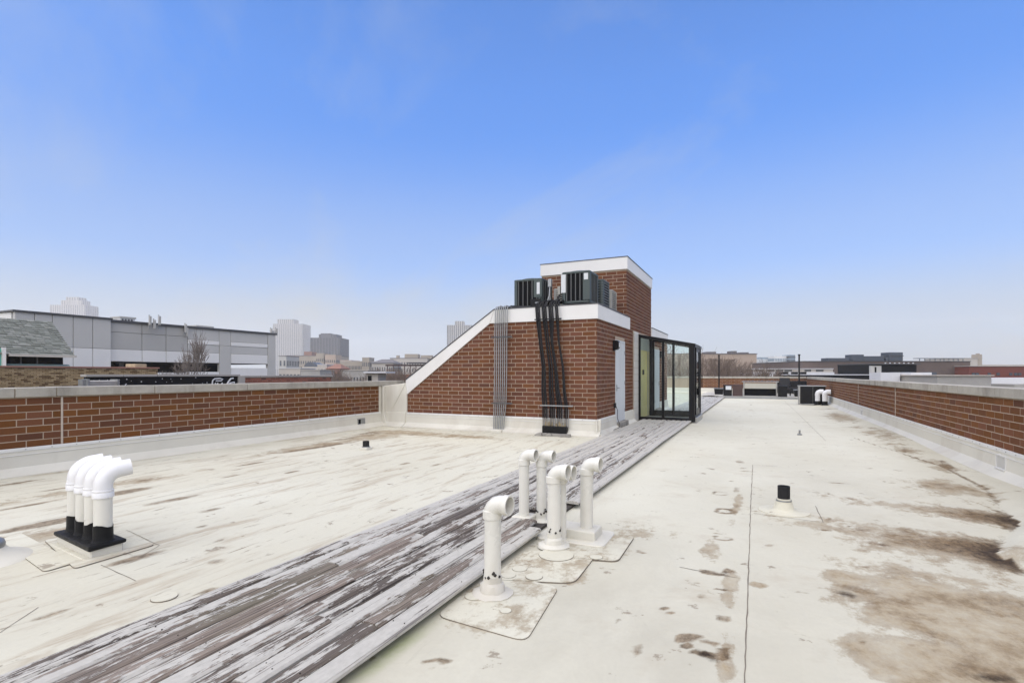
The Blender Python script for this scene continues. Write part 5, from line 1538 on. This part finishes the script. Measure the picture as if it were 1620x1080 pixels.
MB().box(-30*k_, 34*k_, -.1, .2, hz(579, 70)-GZ, hz(576.5, 70)-GZ).build('beam', 'brown_box', PG)
MB().box(4*k_, 34*k_, -.4, 3.2, hz(574.5, 70)-GZ, hz(573, 70)-GZ).build('slat_roof', 'dark_edge', PG)
MB().box(-30*k_, 34*k_, 0, 6, 0, hz(592, 70)-GZ).build('building', 'brick_far', PG)

# --- right hand side
G2 = 'blocks in the right distance'
t_, w_, H_ = bld('warehouse', 'large plain tan warehouse rising behind the bare trees', 'building', 1030, 1197, 560, 135, 40, 'tan_far', G2, None, 'roof_far')
MB().box(w_*.15, w_*.32, 3, 7, H_+.27, H_+.75).box(w_*.62, w_*.72, 3, 6, H_+.27, H_+.95).box(w_*.80, w_*.95, 3, 6, H_+.27, H_+.6).build('roof_plant', 'roof_far', t_)
bld('glass_block', 'pale blue glass office block beside the tan warehouse', 'building', 1201, 1224, 565, 420, 20, 'glass_blue', G2, (16, 4, -4, 14, .5, .7), None, 'panel_white')
bld('glass_block', 'white framed glass block with a grey upper floor', 'building', 1225, 1256, 563, 410, 20, 'panel_white', G2, (12, 4, -2, 14.5, .6, .55), None, 'glass_blue')
bld('glass_block', 'grey green glass stair core above the white framed block', 'building', 1250, 1258, 561, 405, 12, 'glass_blue', G2, (4, 4, 4, 16, .6, .6), None, 'glass_far')
bld('low_block', 'low block with a dark flat roof in front of the glass offices', 'building', 1180, 1226, 575.5, 150, 14, 'concrete_far', G2, (8, 1, -2, 3, .3, .4), 'dark_edge')
bld('low_block', 'long low tan block behind the white clerestory building', 'building', 1222, 1268, 575, 140, 14, 'tan_far', G2, (6, 1, -3, 2.5, .3, .4), 'concrete_far')
WS = thing('clerestory_shed', (*at(1255, 88), GZ), 'long white building with a strip of small clerestory windows over the far parapet', 'building', rz=TH)
k_ = 88/FPX
MB().box(-80*k_, 65*k_, 0, 12, 0, hz(588.5, 88)-GZ).build('wall', 'white_roof', WS)
MB().box(-78*k_, 65*k_, .4, 11, hz(588.5, 88)-GZ, hz(583.5, 88)-GZ).build('clerestory', 'stone_pale', WS)
m = MB()
for gx0, n_ in ((-72, 6), (-58, 7), (-40, 7), (-26, 7), (-12, 7), (20, 6), (38, 7)):
    for i in range(n_): m.box((gx0+i*1.75)*k_, (gx0+i*1.75+1.2)*k_, .34, .5, hz(587.4, 88)-GZ, hz(584.6, 88)-GZ)
m.build('windows', 'glass_far', WS, kind='stuff')
MB().box(-80*k_, 65*k_, .2, 11.4, hz(583.5, 88)-GZ, hz(582.5, 88)-GZ).build('roof', 'white_roof', WS)
for i, p in enumerate((1230, 1240, 1255, 1268.5)):
    c = at(p+4, 74); k_ = 74/FPX
    t = thing('rooftop_condenser', (c[0], c[1], .2), ('first', 'second', 'third', 'fourth')[i]+' from the left of four black condensers over the far parapet', 'condenser', 'black condensers over the far parapet', rz=TH)
    MB().box(-3.6*k_, 3.6*k_, 0, .7, .12, hz(588.6, 74)-.2).build('housing', 'black_metal', t, bevel=.03)
    MB().box(-3.8*k_, 3.8*k_, -.03, .73, hz(588.6, 74)-.2, hz(588.6, 74)-.14).build('lid', 'dark_edge', t)
    MB().box(-3.6*k_, 3.6*k_, 0, .7, -.1, .10).build('stand', 'dark_edge', t)
c = at(1250, 73); LB = thing('low_block', (c[0], c[1], GZ), 'low red brick building carrying the four black condensers', 'building', G2, rz=TH)
k_ = 73/FPX
MB().box(-75*k_, 35*k_, .0, 8, 0, .2-GZ-.14).build('wall', 'brick_far', LB)
MB().box(-76*k_, 36*k_, -.1, 8.1, .2-GZ-.14, .2-GZ-.02).build('coping', 'concrete_far', LB)
# brown building with roof plant
BZ = 95.0; k_ = BZ/FPX
BB = thing('brown_brick_building', (*at(1400, BZ), GZ), 'long dark brown brick building on the right horizon with blue grey roof plant', 'building', rz=TH)
Ht = hz(572, BZ)-GZ
MB().box(-130*k_, 135*k_, 0, 20, 0, Ht).build('wall', 'brick_brown_far', BB)
MB().box(-130.5*k_, 135.5*k_, -.1, 20.1, Ht, Ht+.14).build('coping', 'dark_edge', BB)
for (x0, x1, y0) in ((-88, -55, 566), (-49, -31, 560.5), (-31, 1, 563), (9, 31, 557), (4, 8.2, 565)):
    MB().box(x0*k_, x1*k_, .35, 2.6, Ht+.16, hz(y0, BZ)-GZ).build('roof_plant', 'penthouse_blue', BB, bevel=.05)
MB().box(8.5*k_, 31.5*k_, .25, 2.7, hz(563, BZ)-GZ, hz(562, BZ)-GZ).build('plant_band', 'dark_edge', BB)
for x0, x1 in ((58, 91), (97, 127)):
    fr = MB()
    for i in range(5): fr.box((x0+(x1-x0)*i/4)*k_-.06, (x0+(x1-x0)*i/4)*k_+.06, .4, .52, Ht+.15, hz(567, BZ)-GZ)
    fr.box(x0*k_-.2, x1*k_+.2, .3, 1.8, hz(567, BZ)-GZ, hz(566, BZ)-GZ).build('roof_frame', 'galv', BB)
RB = bld('red_brick_building', 'red brick building with small dark openings at the far right', 'building', 1533, 1700, 579.5, 92, 16, 'brick_red_far', G2, None, 'concrete_far')[0]
for i, p in enumerate((1540, 1546, 1565, 1579, 1599, 1607, 1613)):
    x_ = (p-1616.5)*92/FPX; MB().box(x_-.30, x_+.25, -.08, .2, hz(593.5, 92)-GZ, hz(589.5, 92)-GZ).build('window', 'glass_far', RB)
CT = bld('cream_building', 'cream building with a short square tower behind the brown building', 'building', 1520, 1553, 567, 210, 18, 'stone_pale', G2, None, 'concrete_far')[0]
k_ = 210/FPX
MB().box(10.5*k_, 16.5*k_, -.2, 3, 0, hz(560.5, 210)-GZ).build('tower', 'stone_far', CT)
MB().box(12.5*k_, 15*k_, .4, 1.6, hz(560.5, 210)-GZ, hz(558.8, 210)-GZ).build('chimney', 'stone_far', CT)
bld('low_block', 'hazy low roofs along the horizon at the far right', 'building', 1553, 1640, 576.5, 260, 18, 'stone_pale', G2, (20, 1, 0, 5, .4, .5))
bld('low_block', 'low grey roof left of the dark roof plant', 'building', 1277, 1310, 571.5, 180, 12, 'concrete_far', G2, (8, 1, 2, 5, .5, .4))
# nearer right neighbours
def nearblock(name, label, px0, px1, ytop, Z, depth, mat, cat='building', cap=None):
    return bld(name, label, cat, px0, px1, ytop, Z, depth, mat, 'roofs beyond the right parapet', None, cap)
t_, w_, H_ = nearblock('dark_pavilion', 'black roof pavilion with a deep dark opening on the right', 1375, 1450, 576.5, 62, 6, 'black_metal')
MB().box(-w_-.1, w_+.1, -.5, 6, H_, H_+.12).build('roof', 'dark_edge', t_)
MB().box(-w_, -w_+1.25, -.3, .0, H_-2.2, H_-.15).build('side_panel', 'panel_mid', t_)
MB().box(-w_+.45, -w_+.62, -.36, -.3, H_-2.2, H_-.3).build('panel_gap', 'dark_void', t_)
for q in range(7): MB().box(-w_+1.6+q*.55, -w_+1.72+q*.55, -.45, -.35, H_+.12, H_+.22).build('roof_light', 'lens', t_)
nearblock('white_panel_wall', 'left of two white rooftop screen panels beyond the right parapet', 1393, 1424, 589, 48, 1.5, 'white_roof', 'screen')
nearblock('white_panel_wall', 'right of two white rooftop screen panels beyond the right parapet', 1441.5, 1474, 589, 47, 1.5, 'white_roof', 'screen')
nearblock('dark_screen', 'dark grey screen between the two white rooftop panels', 1424, 1441.5, 588.3, 48.4, 1.3, 'penthouse_blue', 'screen')
nearblock('dark_screen', 'narrow dark grey screen at the right end of the white panels', 1474, 1482, 588.3, 47.2, 1.3, 'penthouse_blue', 'screen')
nearblock('black_edge_roof', 'flat roof with a black edge beyond the right parapet', 1285, 1377, 593.2, 55, 6, 'black_metal', 'building', 'white_roof')
nearblock('tan_wall', 'stained tan concrete wall beyond the right parapet', 1483, 1568, 594.5, 44, 5, 'concrete_far', 'wall', 'stone_pale')
t_, w_, H_ = nearblock('white_roof_building', 'bright white flat roof at the right edge of the view', 1569, 1690, 597.6, 46, 4, 'white_roof')
MB().box(-w_-.1, w_, -2.2, -.02, 0, H_-.52).build('lower_roof', 'concrete_far', t_)


# ------------------------------------------------------------------ bare trees
def bare_tree(name, label, x, y, zb, ztop_, spread, seed, dens=1.0, mat='twig', group='bare winter trees', trunk_r=.16, fork=.35, minr=.007, slim=1.0):
    r = random.Random(seed)
    t = thing(name, (x, y, zb), label, 'tree', group)
    H = ztop_-zb
    tr = MB(); cw = MB()
    def grow(p, d, L, rad_, lvl, target):
        steps = 3 if lvl < 3 else 2
        pts = [p]; rs = [rad_]
        q = Vector(p); dd = Vector(d)
        for i in range(steps):
            dd = (dd + Vector((r.uniform(-.16,.16), r.uniform(-.16,.16), r.uniform(-.03,.14)))).normalized()
            q = q + dd*(L/steps)
            if q.z > ztop_ + .1*spread: q.z = ztop_ + .1*spread*r.random()
            pts.append(q[:]); rs.append(max(rad_*(1-.5*(i+1)/steps), minr*.6))
        target.tube(pts, rs, 6 if lvl == 0 else 5 if lvl < 3 else 3, cap=False)
        if lvl >= 5: return
        nch = [6, 5, 5, 4, 4][lvl]
        nch = max(2, int(round(nch*dens)))
        for i in range(nch):
            k = r.uniform(.35, 1.0) if lvl else r.uniform(fork, 1.0)
            f = k*steps; j = min(int(f), steps-1); b = Vector(pts[j]).lerp(Vector(pts[j+1]), f-j)
            ang = r.uniform(.3, .75); az = r.uniform(0, 2*PI)
            a = dd.orthogonal().normalized(); c = dd.cross(a)
            nd = (dd*math.cos(ang) + (a*math.cos(az)+c*math.sin(az))*math.sin(ang) + Vector((0, 0, .18))).normalized()
            ln = [H*.42, H*.22, H*.14, H*.09, H*.06][lvl]*r.uniform(.65, 1.15)*(spread if lvl < 3 else 1.0)
            grow(b[:], nd, ln, max(rs[j]*r.uniform(.45, .62), minr), lvl+1, cw)
    grow((x, y, zb), (0, 0, 1), H*.62, trunk_r, 0, tr)
    zm = max(p[2] for p in cw.v); kz = (ztop_-zb)/(zm-zb)
    for M_ in (tr, cw): M_.v = [(x+(p[0]-x)*slim, y+(p[1]-y)*slim, zb+(p[2]-zb)*kz) for p in M_.v]
    tr.build('trunk', 'bark', t, smooth=True)
    cw.build('crown', mat, t)
    return t
c = at(291, 33)
bare_tree('bare_tree', 'slender bare tree standing in front of the grey panel building', c[0], c[1], -6.5, hz(516, 33), .46, 5, .66, 'twig_grey', trunk_r=.15, fork=.5, minr=.022, slim=.5)
c = at(277, 31)
bare_tree('bare_tree', 'small bare shrub at the foot of the slender tree, left of it', c[0], c[1], -2.5, hz(567, 31), .45, 8, .7, 'twig_grey', trunk_r=.06, minr=.009)
for i, (px, Z, yt, sp, lb) in enumerate([(1118, 60, 566, .62, 'bare tree nearest the glass vestibule in front of the tan warehouse'), (1139, 66, 568, .62, 'bare tree behind the left terrace pole'),
                                     (1158, 60, 566, .60, 'bare tree in the middle of the tan warehouse front'), (1176, 68, 571, .55, 'bare tree below the right corner of the tan warehouse'),
                                     (1060, 62, 542, .66, 'tall bare tree seen through the glass vestibule'), (1085, 66, 556, .6, 'bare tree seen at the right pane of the glass vestibule'), (1098, 56, 563, .6, 'bare tree half hidden by the vestibule corner')]):
    c = at(px, Z)
    bare_tree('bare_tree', lb, c[0], c[1], GZ, hz(yt, Z), sp, 20+i, .98, 'twig', trunk_r=.22, minr=.014)
for i, (px, Z, yt, lb) in enumerate([(533, 70, 586, 'brown bare bush over the red brick parapet end'), (549, 85, 585, 'bare tree left of the white roof shed'), (566, 95, 586, 'thin bare tree just left of the white roof shed'),
                                     (617, 62, 581, 'brown bare tree right of the white roof shed'), (634, 66, 580, 'brown bare tree below the roof pergola'), (652, 60, 583, 'brown bare tree at the foot of the sloping fascia')]):
    c = at(px, Z)
    bare_tree('bare_tree', lb, c[0], c[1], GZ, hz(yt, Z), .55, 40+i, .95, 'twig', trunk_r=.2, minr=.016)

# ------------------------------------------------------------------ air
hzm = bpy.data.materials.new('haze_air'); hzm.use_nodes = True
ht = hzm.node_tree; ht.nodes.clear()
ho = ht.nodes.new('ShaderNodeOutputMaterial'); hv = ht.nodes.new('ShaderNodeVolumePrincipled')
hv.inputs['Color'].default_value = (.99, .97, .94, 1)
hv.inputs['Density'].default_value = .00037
hv.inputs['Anisotropy'].default_value = .2
ht.links.new(hv.outputs[0], ho.inputs['Volume'])
MAT['haze_air'] = hzm
hb = MB().box(-2500, 2500, -2500, 2500, -14.0, 205.0).build('haze', 'haze_air', kind='stuff')
hb['label'] = 'thin pale city haze'
